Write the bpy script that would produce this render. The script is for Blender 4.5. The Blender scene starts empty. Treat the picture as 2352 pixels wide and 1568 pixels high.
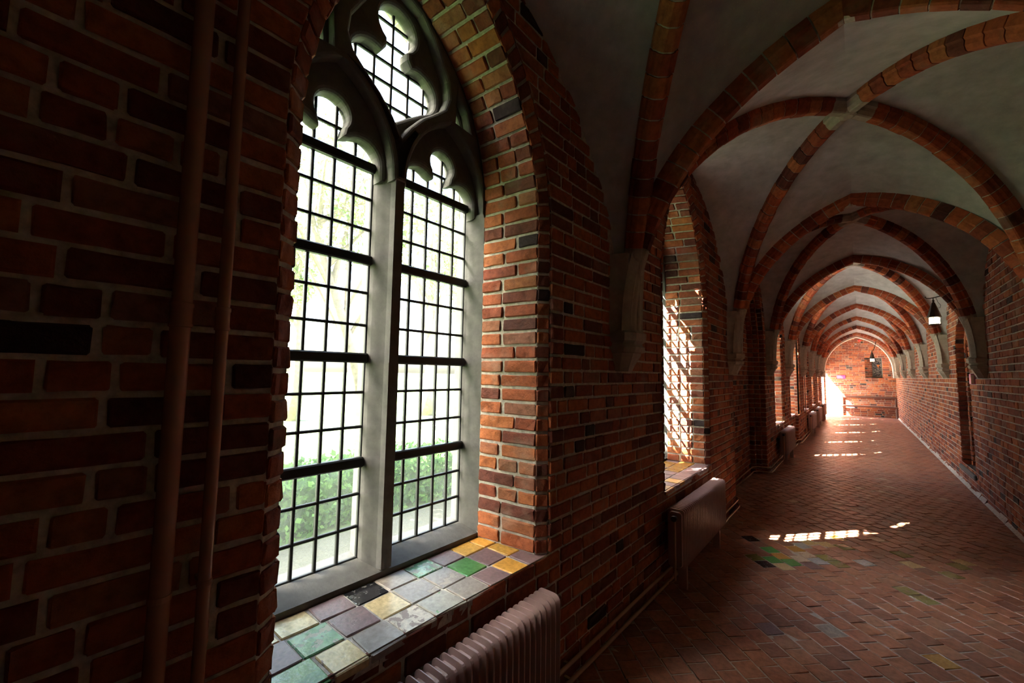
import bpy, math, random
import numpy as np
from mathutils import Matrix, Vector

R = random.Random(7)
scene = bpy.context.scene
COL = scene.collection

# ------------------------------------------------------------------ camera
W, H, FPX = 2352, 1568, 940.0
VP = (1967.0, 868.0)           # vanishing point of the gallery's length
ROLL = math.radians(0.9)
EYE = np.array([0.0, 0.0, 1.6])
_dy = np.array([VP[0]-W/2, -(VP[1]-H/2), -FPX]); _dy /= np.linalg.norm(_dy)
_s, _c = math.sin(ROLL), math.cos(ROLL)
_dz = np.array([_s, _c, -(_s*_dy[0]+_c*_dy[1])/_dy[2]]); _dz /= np.linalg.norm(_dz)
_dx = np.cross(_dy, _dz)
CM = np.stack([_dx, _dy, _dz], 1)      # camera = CM @ world
cam = bpy.data.cameras.new('camera'); camo = bpy.data.objects.new('camera', cam); COL.objects.link(camo)
cam.sensor_width = 36.0; cam.sensor_fit = 'HORIZONTAL'; cam.lens = 36.0*FPX/W
cam.clip_start = 0.02; cam.clip_end = 300
camo.matrix_world = Matrix.Translation(Vector(EYE)) @ Matrix(CM.T.tolist()).to_4x4()
scene.camera = camo

# ------------------------------------------------------------------ light
SUN_DIR = Vector((1.25, 1.5, -1.9)).normalized()
world = bpy.data.worlds.new('sky'); scene.world = world; world.use_nodes = True
wn = world.node_tree.nodes; wl = world.node_tree.links; wn.clear()
wo = wn.new('ShaderNodeOutputWorld'); wb = wn.new('ShaderNodeBackground'); ws = wn.new('ShaderNodeTexSky')
ws.sky_type = 'NISHITA'; ws.sun_disc = False; ws.sun_elevation = math.radians(44)
ws.sun_rotation = math.atan2(-SUN_DIR.x, -SUN_DIR.y); ws.air_density = 1.0; ws.dust_density = 5.0; ws.ozone_density = 1.0
wb.inputs['Strength'].default_value = 1.8
wl.new(ws.outputs[0], wb.inputs[0]); wl.new(wb.outputs[0], wo.inputs[0])
sun = bpy.data.lights.new('sun', 'SUN'); suno = bpy.data.objects.new('sun', sun); COL.objects.link(suno)
sun.energy = 130.0; sun.angle = math.radians(0.4); sun.color = (1.0, 0.93, 0.82)
suno.rotation_euler = SUN_DIR.to_track_quat('-Z', 'Y').to_euler(); suno.location = (-20, -22, 30)
vs = scene.view_settings
vs.view_transform = 'Standard'; vs.look = 'None'; vs.gamma = 1.0; vs.use_curve_mapping = False; vs.exposure = 0.8
cy = scene.cycles
cy.max_bounces = 10; cy.diffuse_bounces = 6; cy.glossy_bounces = 4; cy.transmission_bounces = 6; cy.transparent_max_bounces = 24
cy.use_denoising = True; cy.sample_clamp_indirect = 6.0; cy.caustics_reflective = False; cy.caustics_refractive = False

# ------------------------------------------------------------------ helpers
def lerp(a, b, t): return a+(b-a)*t
def V(*a): return np.array(a, float)
def unit(a): return a/np.linalg.norm(a)

class MB:
    def __init__(s): s.v = []; s.f = []; s.r = []
    def add(s, verts, faces, rnd=None):
        o = len(s.v); rnd = R.random() if rnd is None else rnd
        s.v.extend([tuple(p) for p in verts]); s.r.extend([rnd]*len(verts))
        s.f.extend([tuple(i+o for i in f) for f in faces])
    def quad(s, a, b, c, d, rnd=None): s.add([a, b, c, d], [(0, 1, 2, 3)], rnd)
    def box(s, lo, hi, rnd=None):
        (x0, y0, z0), (x1, y1, z1) = lo, hi
        s.add([(x0,y0,z0),(x1,y0,z0),(x1,y1,z0),(x0,y1,z0),(x0,y0,z1),(x1,y0,z1),(x1,y1,z1),(x0,y1,z1)],
              [(0,3,2,1),(4,5,6,7),(0,1,5,4),(1,2,6,5),(2,3,7,6),(3,0,4,7)], rnd)
    def bbox(s, lo, hi, b=0.004, rnd=None):
        """box with chamfered edges"""
        lo = np.array(lo, float); hi = np.array(hi, float)
        v = []; idx = {}
        for i in (0, 1):
            for j in (0, 1):
                for k in (0, 1):
                    for ax in range(3):
                        p = np.array([(lo, hi)[i][0], (lo, hi)[j][1], (lo, hi)[k][2]])
                        for m in range(3):
                            if m != ax: p[m] += b if (i, j, k)[m] == 0 else -b
                        idx[(i, j, k, ax)] = len(v); v.append(p)
        f = []
        for ax in range(3):
            o = [m for m in range(3) if m != ax]
            for e in (0, 1):
                q = []
                for (p1, p2) in ((0,0),(1,0),(1,1),(0,1)):
                    c = [0,0,0]; c[ax] = e; c[o[0]] = p1; c[o[1]] = p2; q.append(idx[(*c, ax)])
                f.append(q)
        for ax in range(3):
            o = [m for m in range(3) if m != ax]
            for p1 in (0, 1):
                for p2 in (0, 1):
                    c0 = [0,0,0]; c0[ax] = 0; c0[o[0]] = p1; c0[o[1]] = p2; c1 = list(c0); c1[ax] = 1
                    f.append([idx[(*c0, o[0])], idx[(*c1, o[0])], idx[(*c1, o[1])], idx[(*c0, o[1])]])
        for i in (0, 1):
            for j in (0, 1):
                for k in (0, 1): f.append([idx[(i,j,k,0)], idx[(i,j,k,1)], idx[(i,j,k,2)]])
        s.add(v, f, rnd)
    def tube(s, pts, rad, n=8, caps=True, rnd=None):
        pts = [np.array(p, float) for p in pts]; rr = rad if hasattr(rad, '__len__') else [rad]*len(pts)
        v = []; f = []; up = None
        for i, p in enumerate(pts):
            t = unit(pts[min(i+1, len(pts)-1)]-pts[max(i-1, 0)])
            if up is None:
                up = V(0,0,1) if abs(t[2]) < 0.9 else V(1,0,0)
            a = unit(np.cross(t, up)); b = np.cross(a, t); up = b
            for k in range(n):
                q = 2*math.pi*k/n; v.append(p+rr[i]*(a*math.cos(q)+b*math.sin(q)))
        for i in range(len(pts)-1):
            for k in range(n):
                f.append((i*n+k, i*n+(k+1) % n, (i+1)*n+(k+1) % n, (i+1)*n+k))
        if caps: f.append(tuple(range(n))[::-1]); f.append(tuple((len(pts)-1)*n+k for k in range(n)))
        s.add(v, f, rnd)
    def lathe(s, prof, centre, n=16, rnd=None):
        """prof = [(radius, z)...] about a vertical axis"""
        v = []; f = []; c = np.array(centre, float)
        for (r, z) in prof:
            for k in range(n):
                q = 2*math.pi*k/n; v.append(c+V(r*math.cos(q), r*math.sin(q), z))
        for i in range(len(prof)-1):
            for k in range(n): f.append((i*n+k, i*n+(k+1) % n, (i+1)*n+(k+1) % n, (i+1)*n+k))
        f.append(tuple(range(n))[::-1]); f.append(tuple((len(prof)-1)*n+k for k in range(n)))
        s.add(v, f, rnd)
    def prism(s, poly, z0, z1, rnd=None):
        n = len(poly)
        s.add([(x, y, z0) for x, y in poly]+[(x, y, z1) for x, y in poly],
              [tuple(range(n))[::-1], tuple(range(n, 2*n))]+[(i, (i+1) % n, n+(i+1) % n, n+i) for i in range(n)], rnd)
    def build(s, name, mat, parent=None, smooth=False, origin='centre', fixn=False):
        me = bpy.data.meshes.new(name); v = np.array(s.v, float)
        if origin == 'centre': o = (v.min(0)+v.max(0))/2
        elif origin == 'base': o = (v.min(0)+v.max(0))/2; o[2] = v[:, 2].min()
        else: o = np.array(origin, float)
        me.from_pydata((v-o).tolist(), [], s.f)
        at = me.attributes.new('rnd', 'FLOAT', 'POINT'); at.data.foreach_set('value', s.r)
        if smooth: me.polygons.foreach_set('use_smooth', [True]*len(me.polygons))
        if fixn:
            import bmesh
            bm = bmesh.new(); bm.from_mesh(me); bmesh.ops.recalc_face_normals(bm, faces=bm.faces); bm.to_mesh(me); bm.free()
        me.materials.append(mat); me.update()
        ob = bpy.data.objects.new(name, me); COL.objects.link(ob); place(ob, o, parent)
        return ob

def world_loc(o):
    p = V(*o.location)
    while o.parent: o = o.parent; p = p+V(*o.location)
    return p
def place(ob, wpos, parent):
    if parent is not None:
        ob.parent = parent; ob.location = tuple(np.array(wpos)-world_loc(parent))
    else: ob.location = tuple(wpos)
def tag(o, label=None, cat=None, group=None, kind=None):
    if label: o['label'] = label
    if cat: o['category'] = cat
    if group: o['group'] = group
    if kind: o['kind'] = kind
    return o
def empty(name, loc, label=None, cat=None, group=None, kind=None):
    o = bpy.data.objects.new(name, None); o.empty_display_size = 0.1; COL.objects.link(o); o.location = tuple(loc)
    return tag(o, label, cat, group, kind)
def inst(src, name, wpos, parent):
    o = bpy.data.objects.new(name, src.data); COL.objects.link(o); place(o, wpos, parent); return o

ORD = ['nearest', 'second', 'third', 'fourth', 'fifth', 'sixth', 'seventh', 'eighth', 'ninth']

ORDV = ['nearest ahead of the viewer']+[o+' ahead of the viewer' for o in ORD[1:]]
# ------------------------------------------------------------------ materials
def mat(name):
    m = bpy.data.materials.new(name); m.use_nodes = True
    return m, m.node_tree.nodes, m.node_tree.links, m.node_tree.nodes['Principled BSDF']
def ramp(n, stops, interp='LINEAR'):
    r = n.new('ShaderNodeValToRGB'); cr = r.color_ramp; cr.interpolation = interp
    while len(cr.elements) < len(stops): cr.elements.new(0.5)
    for e, (p, c) in zip(cr.elements, stops): e.position = p; e.color = (*c, 1)
    return r
def noise(n, l, scale, detail=4, rough=0.55, vec=None):
    t = n.new('ShaderNodeTexNoise'); t.inputs['Scale'].default_value = scale; t.inputs['Detail'].default_value = detail
    t.inputs['Roughness'].default_value = rough
    if vec is not None: l.new(vec, t.inputs['Vector'])
    return t
def bump(n, l, b, height, strength=0.4, dist=0.01):
    bp = n.new('ShaderNodeBump'); bp.inputs['Strength'].default_value = strength; bp.inputs['Distance'].default_value = dist
    l.new(height, bp.inputs['Height']); l.new(bp.outputs[0], b.inputs['Normal'])
def mixc(n, l, fac, a, b, mode='MIX'):
    m = n.new('ShaderNodeMix'); m.data_type = 'RGBA'; m.blend_type = mode
    for sock, val in ((m.inputs[0], fac), (m.inputs[6], a), (m.inputs[7], b)):
        if hasattr(val, 'is_linked') or hasattr(val, 'node'): l.new(val, sock)
        elif isinstance(val, (int, float)): sock.default_value = val
        else: sock.default_value = (*val, 1)
    return m.outputs[2]
def simple(name, col, rough=0.6, metal=0.0, nscale=0, namp=0.25, bstr=0.0, spec=None):
    m, n, l, b = mat(name)
    b.inputs['Base Color'].default_value = (*col, 1); b.inputs['Roughness'].default_value = rough; b.inputs['Metallic'].default_value = metal
    if spec is not None: b.inputs['Specular IOR Level'].default_value = spec
    if nscale:
        g = n.new('ShaderNodeNewGeometry'); t = noise(n, l, nscale, 5, 0.6, g.outputs['Position'])
        r = ramp(n, [(0.25, tuple(c*(1-namp) for c in col)), (0.75, tuple(min(1, c*(1+namp)) for c in col))])
        l.new(t.outputs[0], r.inputs[0]); l.new(r.outputs[0], b.inputs['Base Color'])
        if bstr: bump(n, l, b, t.outputs[0], bstr, 0.01)
    return m

def brick_mat(name, stops, bstr=0.8, rough=0.85, bloom=0.32):
    m, n, l, b = mat(name)
    at = n.new('ShaderNodeAttribute'); at.attribute_name = 'rnd'
    oi = n.new('ShaderNodeObjectInfo'); ad = n.new('ShaderNodeMath'); ad.operation = 'ADD'
    fr = n.new('ShaderNodeMath'); fr.operation = 'FRACT'
    l.new(at.outputs['Fac'], ad.inputs[0]); l.new(oi.outputs['Random'], ad.inputs[1]); l.new(ad.outputs[0], fr.inputs[0])
    r = ramp(n, stops); l.new(fr.outputs[0], r.inputs[0])
    g = n.new('ShaderNodeNewGeometry')
    t = noise(n, l, 28, 6, 0.65, g.outputs['Position']); t2 = noise(n, l, 5, 3, 0.5, g.outputs['Position'])
    d = ramp(n, [(0.3, (0.45, 0.42, 0.42)), (0.6, (1.1, 1.1, 1.1))]); l.new(t.outputs[0], d.inputs[0])
    c = mixc(n, l, 0.75, r.outputs[0], d.outputs[0], 'MULTIPLY')
    d2 = ramp(n, [(0.56, (0, 0, 0)), (0.72, (1, 1, 1))]); l.new(t2.outputs[0], d2.inputs[0])
    f2 = n.new('ShaderNodeMath'); f2.operation = 'MULTIPLY'; f2.inputs[1].default_value = bloom; l.new(d2.outputs[0], f2.inputs[0])
    c = mixc(n, l, f2.outputs[0], c, (0.34, 0.27, 0.21))     # lime bloom
    l.new(c, b.inputs['Base Color']); b.inputs['Roughness'].default_value = rough
    b.inputs['Specular IOR Level'].default_value = 0.25
    bump(n, l, b, t.outputs[0], bstr, 0.012)
    return m
WALL_STOPS = [(0.0, (0.030, 0.020, 0.022)), (0.02, (0.045, 0.025, 0.025)), (0.04, (0.13, 0.040, 0.028)), (0.30, (0.22, 0.056, 0.030)),
              (0.55, (0.32, 0.085, 0.037)), (0.80, (0.41, 0.130, 0.046)), (0.93, (0.30, 0.115, 0.060)), (1.0, (0.24, 0.110, 0.082))]
M_BRICK = brick_mat('brick_red', WALL_STOPS)
M_RIB = brick_mat('brick_rib', [(0.0, (0.09, 0.028, 0.022)), (0.12, (0.20, 0.05, 0.03)), (0.45, (0.36, 0.080, 0.034)), (0.75, (0.44, 0.12, 0.044)), (1.0, (0.38, 0.14, 0.06))], 0.35)
M_MORTAR = simple('lime_mortar', (0.45, 0.415, 0.365), 0.95, 0, 40, 0.4, 0.5)
M_PLASTER = simple('vault_plaster', (0.45, 0.46, 0.48), 0.95, 0, 9, 0.22, 0.25)
# speckles in the plaster
def speckle(m):
    n, l = m.node_tree.nodes, m.node_tree.links; b = n['Principled BSDF']
    src = b.inputs['Base Color'].links[0].from_socket
    g = n.new('ShaderNodeNewGeometry'); v = n.new('ShaderNodeTexVoronoi'); v.inputs['Scale'].default_value = 45; l.new(g.outputs['Position'], v.inputs['Vector'])
    r = ramp(n, [(0.06, (1, 1, 1)), (0.12, (0, 0, 0))]); l.new(v.outputs['Distance'], r.inputs[0])
    c = mixc(n, l, r.outputs[0], src, (0.66, 0.62, 0.55))
    t = noise(n, l, 1.3, 5, 0.65, g.outputs['Position']); r2 = ramp(n, [(0.35, (0.72, 0.70, 0.68)), (0.65, (1, 1, 1))]); l.new(t.outputs[0], r2.inputs[0])
    c = mixc(n, l, 0.8, c, r2.outputs[0], 'MULTIPLY')
    l.new(c, b.inputs['Base Color'])
speckle(M_PLASTER)
M_WHITE = simple('white_plaster', (0.72, 0.69, 0.64), 0.9, 0, 12, 0.1, 0.15)
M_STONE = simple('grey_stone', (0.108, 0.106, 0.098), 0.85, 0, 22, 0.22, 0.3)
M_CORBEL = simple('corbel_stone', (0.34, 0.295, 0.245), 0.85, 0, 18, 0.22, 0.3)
M_IRON = simple('black_iron', (0.012, 0.013, 0.014), 0.45, 0.4)
M_LEAD = simple('lead_came', (0.02, 0.022, 0.022), 0.5, 0.3)
M_RAD = simple('radiator_paint', (0.36, 0.24, 0.23), 0.28, 0, 30, 0.06)
M_PIPE = simple('pipe_paint', (0.36, 0.18, 0.12), 0.25, 0, 14, 0.08)
M_PIPE2 = simple('floor_pipe_paint', (0.40, 0.28, 0.19), 0.2, 0, 14, 0.08)
M_WOOD = simple('bench_wood', (0.085, 0.032, 0.022), 0.4, 0, 20, 0.3, 0.1)
M_KNOB = simple('black_knob', (0.02, 0.02, 0.02), 0.4)
M_COPPER = simple('lantern_metal', (0.06, 0.05, 0.042), 0.45, 0.7, 25, 0.3)
M_RED = simple('alarm_red', (0.55, 0.03, 0.03), 0.35)
M_GREY = simple('grey_plastic', (0.16, 0.16, 0.17), 0.5)
M_PINK = simple('sign_magenta', (0.50, 0.06, 0.22), 0.4)
M_SIGNTEXT = simple('sign_white', (0.8, 0.72, 0.75), 0.5)
M_LAWN = simple('lawn_green', (0.075, 0.125, 0.035), 0.9, 0, 3, 0.35, 0.3)
M_GRAVEL = simple('gravel', (0.085, 0.085, 0.06), 0.95, 0, 60, 0.35, 0.6)
M_BOUNCE = simple('bounce_paving_pale', (0.58, 0.55, 0.49), 0.9, 0, 6, 0.15)
M_BARK = simple('tree_bark', (0.20, 0.16, 0.12), 0.9, 0, 12, 0.4, 0.6)
M_ROOF_SLAB = simple('roof_slab_brown', (0.10, 0.07, 0.05), 0.9)

def leaf_mat(name, c1, c2):
    m, n, l, b = mat(name)
    at = n.new('ShaderNodeAttribute'); at.attribute_name = 'rnd'
    r = ramp(n, [(0, c1), (1, c2)]); l.new(at.outputs['Fac'], r.inputs[0])
    tr = n.new('ShaderNodeBsdfTranslucent'); mx = n.new('ShaderNodeMixShader'); mx.inputs[0].default_value = 0.4
    l.new(r.outputs[0], b.inputs['Base Color']); l.new(r.outputs[0], tr.inputs['Color']); b.inputs['Roughness'].default_value = 0.6
    o = n['Material Output']; l.new(b.outputs[0], mx.inputs[1]); l.new(tr.outputs[0], mx.inputs[2]); l.new(mx.outputs[0], o.inputs[0])
    return m
M_LEAF = leaf_mat('tree_leaves', (0.10, 0.16, 0.04), (0.22, 0.29, 0.10))
M_HEDGE = leaf_mat('hedge_leaves', (0.03, 0.10, 0.02), (0.12, 0.28, 0.05))

def glass_mat():
    m, n, l, b = mat('leaded_glass')
    n.remove(b); o = n['Material Output']
    tr = n.new('ShaderNodeBsdfTransparent'); tr.inputs[0].default_value = (0.965, 0.99, 0.98, 1)
    gl = n.new('ShaderNodeBsdfGlossy'); gl.inputs['Roughness'].default_value = 0.06
    lw = n.new('ShaderNodeLayerWeight'); lw.inputs[0].default_value = 0.5
    pw = n.new('ShaderNodeMath'); pw.operation = 'POWER'; pw.inputs[1].default_value = 5; l.new(lw.outputs['Facing'], pw.inputs[0])
    fr = n.new('ShaderNodeMath'); fr.operation = 'MULTIPLY_ADD'; fr.inputs[1].default_value = 0.9; fr.inputs[2].default_value = 0.025; l.new(pw.outputs[0], fr.inputs[0])
    m1 = n.new('ShaderNodeMixShader'); l.new(fr.outputs[0], m1.inputs[0]); l.new(tr.outputs[0], m1.inputs[1]); l.new(gl.outputs[0], m1.inputs[2])
    tl = n.new('ShaderNodeBsdfTranslucent'); tl.inputs[0].default_value = (0.86, 0.95, 0.90, 1)
    g = n.new('ShaderNodeNewGeometry'); t = noise(n, l, 4.5, 5, 0.6, g.outputs['Position'])
    r = ramp(n, [(0.3, (0.01, 0.01, 0.01)), (0.75, (0.035, 0.035, 0.035))]); l.new(t.outputs[0], r.inputs[0])
    m2 = n.new('ShaderNodeMixShader'); l.new(r.outputs[0], m2.inputs[0]); l.new(m1.outputs[0], m2.inputs[1]); l.new(tl.outputs[0], m2.inputs[2])
    l.new(m2.outputs[0], o.inputs[0]); return m
M_GLASS = glass_mat()

def tile_mat(name, col, col2=None, rough=0.3, chip=0.5, nsc=14):
    """glazed tile: colour col, worn through to col2 where the glaze has chipped"""
    m, n, l, b = mat(name); g = n.new('ShaderNodeNewGeometry')
    t = noise(n, l, nsc, 6, 0.6, g.outputs['Position']); t2 = noise(n, l, 60, 3, 0.5, g.outputs['Position'])
    r0 = ramp(n, [(0.3, tuple(c*0.75 for c in col)), (0.7, tuple(min(1, c*1.15) for c in col))]); l.new(t2.outputs[0], r0.inputs[0])
    col2 = col2 or tuple(c*0.6 for c in col)
    k = ramp(n, [(chip, (0, 0, 0)), (chip+0.02, (1, 1, 1))]); l.new(t.outputs[0], k.inputs[0])
    c = mixc(n, l, k.outputs[0], r0.outputs[0], col2); l.new(c, b.inputs['Base Color'])
    rr = n.new('ShaderNodeMapRange'); rr.inputs[3].default_value = rough; rr.inputs[4].default_value = 0.6; l.new(k.outputs[0], rr.inputs[0]); l.new(rr.outputs[0], b.inputs['Roughness'])
    inv = n.new('ShaderNodeMath'); inv.operation = 'MULTIPLY_ADD'; inv.inputs[1].default_value = -0.6; l.new(k.outputs[0], inv.inputs[0]); l.new(t2.outputs[0], inv.inputs[2])
    bump(n, l, b, inv.outputs[0], 0.35, 0.004)
    return m
PUR = (0.20, 0.125, 0.125); GRY = (0.27, 0.24, 0.21)
TM = {
 'cream': tile_mat('tile_cream', (0.62, 0.50, 0.27), PUR, 0.22, 0.64),
 'ochre': tile_mat('tile_ochre', (0.58, 0.33, 0.07), GRY, 0.25, 0.66),
 'orange': tile_mat('tile_orange', (0.66, 0.33, 0.06), GRY, 0.25, 0.70),
 'green': tile_mat('tile_green', (0.08, 0.26, 0.07), PUR, 0.2, 0.66),
 'mint': tile_mat('tile_mint', (0.16, 0.34, 0.20), (0.42, 0.44, 0.34), 0.15, 0.54, 22),
 'black': tile_mat('tile_black', (0.02, 0.02, 0.024), (0.18, 0.17, 0.15), 0.12, 0.62, 40),
 'purple': tile_mat('tile_purple', PUR, (0.25, 0.18, 0.17), 0.45, 0.68),
 'grey': tile_mat('tile_grey', GRY, (0.36, 0.32, 0.27), 0.4, 0.58),
 'mottled': tile_mat('tile_mottled', (0.52, 0.46, 0.36), (0.26, 0.21, 0.18), 0.35, 0.52, 34),
 'greygreen': tile_mat('tile_greygreen', (0.30, 0.28, 0.23), (0.07, 0.25, 0.07), 0.35, 0.60),
 'blue': tile_mat('tile_blue', (0.34, 0.38, 0.40), GRY, 0.25, 0.62),
 'olive': tile_mat('tile_olive', (0.20, 0.20, 0.06), (0.26, 0.16, 0.09), 0.25, 0.60),
 'amber': tile_mat('tile_amber', (0.36, 0.19, 0.04), (0.26, 0.16, 0.09), 0.2, 0.66),
 'pale': tile_mat('tile_pale', (0.46, 0.36, 0.26), (0.30, 0.18, 0.11), 0.4, 0.60),
}
M_FLOOR = brick_mat('floor_tile', [(0.0, (0.22, 0.105, 0.075)), (0.2, (0.30, 0.13, 0.085)), (0.55, (0.36, 0.15, 0.092)), (0.85, (0.39, 0.18, 0.105)), (1.0, (0.33, 0.18, 0.12))], 0.2, 0.36, 0.12)
M_FLOOR.node_tree.nodes['Principled BSDF'].inputs['Specular IOR Level'].default_value = 0.45
M_JOINT = simple('floor_joint', (0.44, 0.40, 0.36), 0.9, 0, 30, 0.3, 0.3)

# ------------------------------------------------------------------ bricks on a surface
def brick_lo(mb, q, N, proud, depth, b, rnd=None):
    """q = 4 corners (counter-clockwise seen from N)"""
    c = (q[0]+q[1]+q[2]+q[3])/4
    out = [p+N*(proud-b*0.7+R.uniform(-.002, .002)) for p in q]
    inn = []
    for i in range(4):
        e1 = unit(q[(i+1) % 4]-q[i]); e2 = unit(q[(i-1) % 4]-q[i])
        inn.append(q[i]+(e1+e2)*b*R.uniform(.7, 1.5)+N*(proud+R.uniform(-.003, .003)))
    base = [p-N*depth for p in q]
    f = [(0, 1, 2, 3)]
    for i in range(4):
        j = (i+1) % 4
        f.append((4+i, 4+j, j, i)); f.append((8+i, 8+j, 4+j, 4+i))
    mb.add(inn+out+base, f, rnd)
def brick_hi(mb, q, N, proud, depth, b, rnd=None, rough=0.006, nx=4, ny=3):
    L = np.linalg.norm(q[1]-q[0]); Hh = np.linalg.norm(q[3]-q[0])
    bu = min(.3, b/max(L, .01)); bv = min(.3, b/max(Hh, .01))
    us = [0, bu]+[lerp(bu, 1-bu, k/(nx-2)) for k in range(1, nx-2)]+[1-bu, 1]
    vv = [0, bv]+[lerp(bv, 1-bv, k/(ny-2)) for k in range(1, ny-2)]+[1-bv, 1]
    v = []
    for j, t in enumerate(vv):
        for i, s in enumerate(us):
            ed = (i in (0, nx))+(j in (0, ny))
            p = lerp(lerp(q[0], q[1], s), lerp(q[3], q[2], s), t)
            cc = (q[0]+q[1]+q[2]+q[3])/4
            h = proud+R.uniform(-rough, rough*0.6)
            if ed == 1: h -= b*0.6; p = p+(cc-p)*R.uniform(0, b*0.5)/max(.03, np.linalg.norm(cc-p))
            if ed == 2: h -= b*1.0; p = p+unit(cc-p)*b*R.uniform(0.5, 1.3)
            v.append(p+N*h)
    f = []; nX = nx+1
    for j in range(ny):
        for i in range(nx): f.append((j*nX+i, j*nX+i+1, (j+1)*nX+i+1, (j+1)*nX+i))
    ring = [i for i in range(nX)]+[j*nX+nx for j in range(1, ny+1)]+[ny*nX+i for i in range(nx-1, -1, -1)]+[j*nX for j in range(ny-1, 0, -1)]
    o = len(v)
    for k in ring: v.append(v[k]-N*(depth+proud))
    for a in range(len(ring)):
        c = (a+1) % len(ring); f.append((ring[c], ring[a], o+a, o+c))
    mb.add(v, f, rnd)

def pix(p):
    c = CM @ (np.asarray(p)-EYE)
    if c[2] > -0.05: return None
    return (W/2+FPX*c[0]/-c[2], H/2-FPX*c[1]/-c[2], -c[2])
def score(q, N):
    c = (q[0]+q[1]+q[2]+q[3])/4; s = pix(c)
    if s is None or not (-30 < s[0] < W+30 and -30 < s[1] < H+30): return 0.0
    d = EYE-c; r = np.linalg.norm(d); cosv = float(np.dot(d, N))/r
    if cosv <= 0.01: return 0.0
    return np.linalg.norm(np.cross(q[1]-q[0], q[3]-q[0]))*cosv/(r*r)

def emit_bricks(specs, parent, m, proud=0.005, depth=0.014, b=0.006, limit=300, name='brick', rough=0.0045, hi=True, hidden=None, stuff='brickwork'):
    """specs = [(quad, normal)]; the ones that show largest become objects of their own, the rest one part"""
    sc = []
    for k, (q, N) in enumerate(specs):
        s = score(q, N)
        if hidden and hidden((q[0]+q[2])/2): s *= 0.02
        sc.append((s, k))
    sc.sort(reverse=True)
    top = set(k for s, k in sc[:limit] if s > 0)
    rest = MB()
    for k, (q, N) in enumerate(specs):
        pr = proud+R.uniform(-.002, .003)
        if k in top:
            mb = MB(); (brick_hi if hi else brick_lo)(mb, q, N, pr, depth, b, R.random(), *([rough] if hi else []))
            mb.build(name, m, parent)
        else: brick_lo(rest, q, N, pr, depth, b)
    if rest.v:
        o = rest.build(stuff, m, parent); o['kind'] = 'stuff'

def courses_on_plane(U0, U1, Z0, Z1, openings, P, N, top=None, ch=0.077, j=0.0125, mirror=False):
    """brick quads and backing strips on a plane; P(u,z) -> point; openings: edges(z)->(u0,u1) or None"""
    specs = []; strips = []
    nz = int(round((Z1-Z0)/ch)); ch = (Z1-Z0)/nz
    for i in range(nz):
        z0, z1 = Z0+i*ch, Z0+(i+1)*ch; zm = (z0+z1)/2
        parts = [((lambda z: U0), (lambda z: U1))]
        for op in openings:
            if op(zm) is None: continue
            e = (lambda op: (lambda z: (op(z) or op(zm))[0]))(op); g = (lambda op: (lambda z: (op(z) or op(zm))[1]))(op)
            new = []
            for a, b_ in parts:
                if g(zm) <= a(zm) or e(zm) >= b_(zm): new.append((a, b_)); continue
                if e(zm) > a(zm)+.01: new.append((a, e))
                if g(zm) < b_(zm)-.01: new.append((g, b_))
            parts = new
        for a, b_ in parts:
            strips.append([P(a(z0), z0), P(b_(z0), z0), P(b_(z1), z1), P(a(z1), z1)])
            u = a(zm); end = b_(zm); first = True; ph = R.random()
            while u < end-.005:
                w = 0.215 if R.random() < .62 else 0.105
                w += R.uniform(-.012, .012)
                if first and ph < .5: w *= .55
                un = u+w
                if end-un < 0.06: un = end
                l0, l1 = (a(z0+j/2), a(z1-j/2)) if first else (u+j/2, u+j/2)
                r0, r1 = (b_(z0+j/2), b_(z1-j/2)) if un >= end-1e-6 else (un-j/2, un-j/2)
                if l0 < r0-.015 and l1 < r1-.015 and not (top and top((l0+r0)/2) < z0-0.02):
                    dz = R.uniform(-.0015, .0015)
                    specs.append(([P(l0, z0+j/2+dz), P(r0, z0+j/2+dz), P(r1, z1-j/2+dz), P(l1, z1-j/2+dz)], N))
                u = un; first = False
    if mirror:
        specs = [([q[1], q[0], q[3], q[2]], n) for q, n in specs]
    return specs, strips

# outlines of arched openings -----------------------------------------------------
class Arch:
    """pointed arch: centre c, half width hw, springing zs, radius r, foot z0"""
    def __init__(s, c, hw, z0, zs, r): s.c, s.hw, s.z0, s.zs, s.r = c, hw, z0, zs, r; s.apex = zs+math.sqrt(max(1e-6, 2*hw*r-hw*hw))
    def half(s, z):
        if z < s.z0 or z > s.apex: return None
        if z <= s.zs: return s.hw
        return max(0.0, math.sqrt(max(0, s.r**2-(z-s.zs)**2))-(s.r-s.hw))
    def edges(s, z):
        h = s.half(z); return None if h is None or h < .004 else (s.c-h, s.c+h)
    def path(s, split):
        """function d-> (dy,z): straight to `split`, then by fraction of what is left to the apex"""
        tm = math.acos((s.r-s.hw)/s.r); La = tm*s.r; Ls = s.zs-split
        def upper(f):
            d = f*(La+Ls)
            if d <= Ls: return (s.hw, split+d)
            t = (d-Ls)/s.r; return (s.hw-s.r+s.r*math.cos(t), s.zs+s.r*math.sin(t))
        return upper, La+Ls

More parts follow.
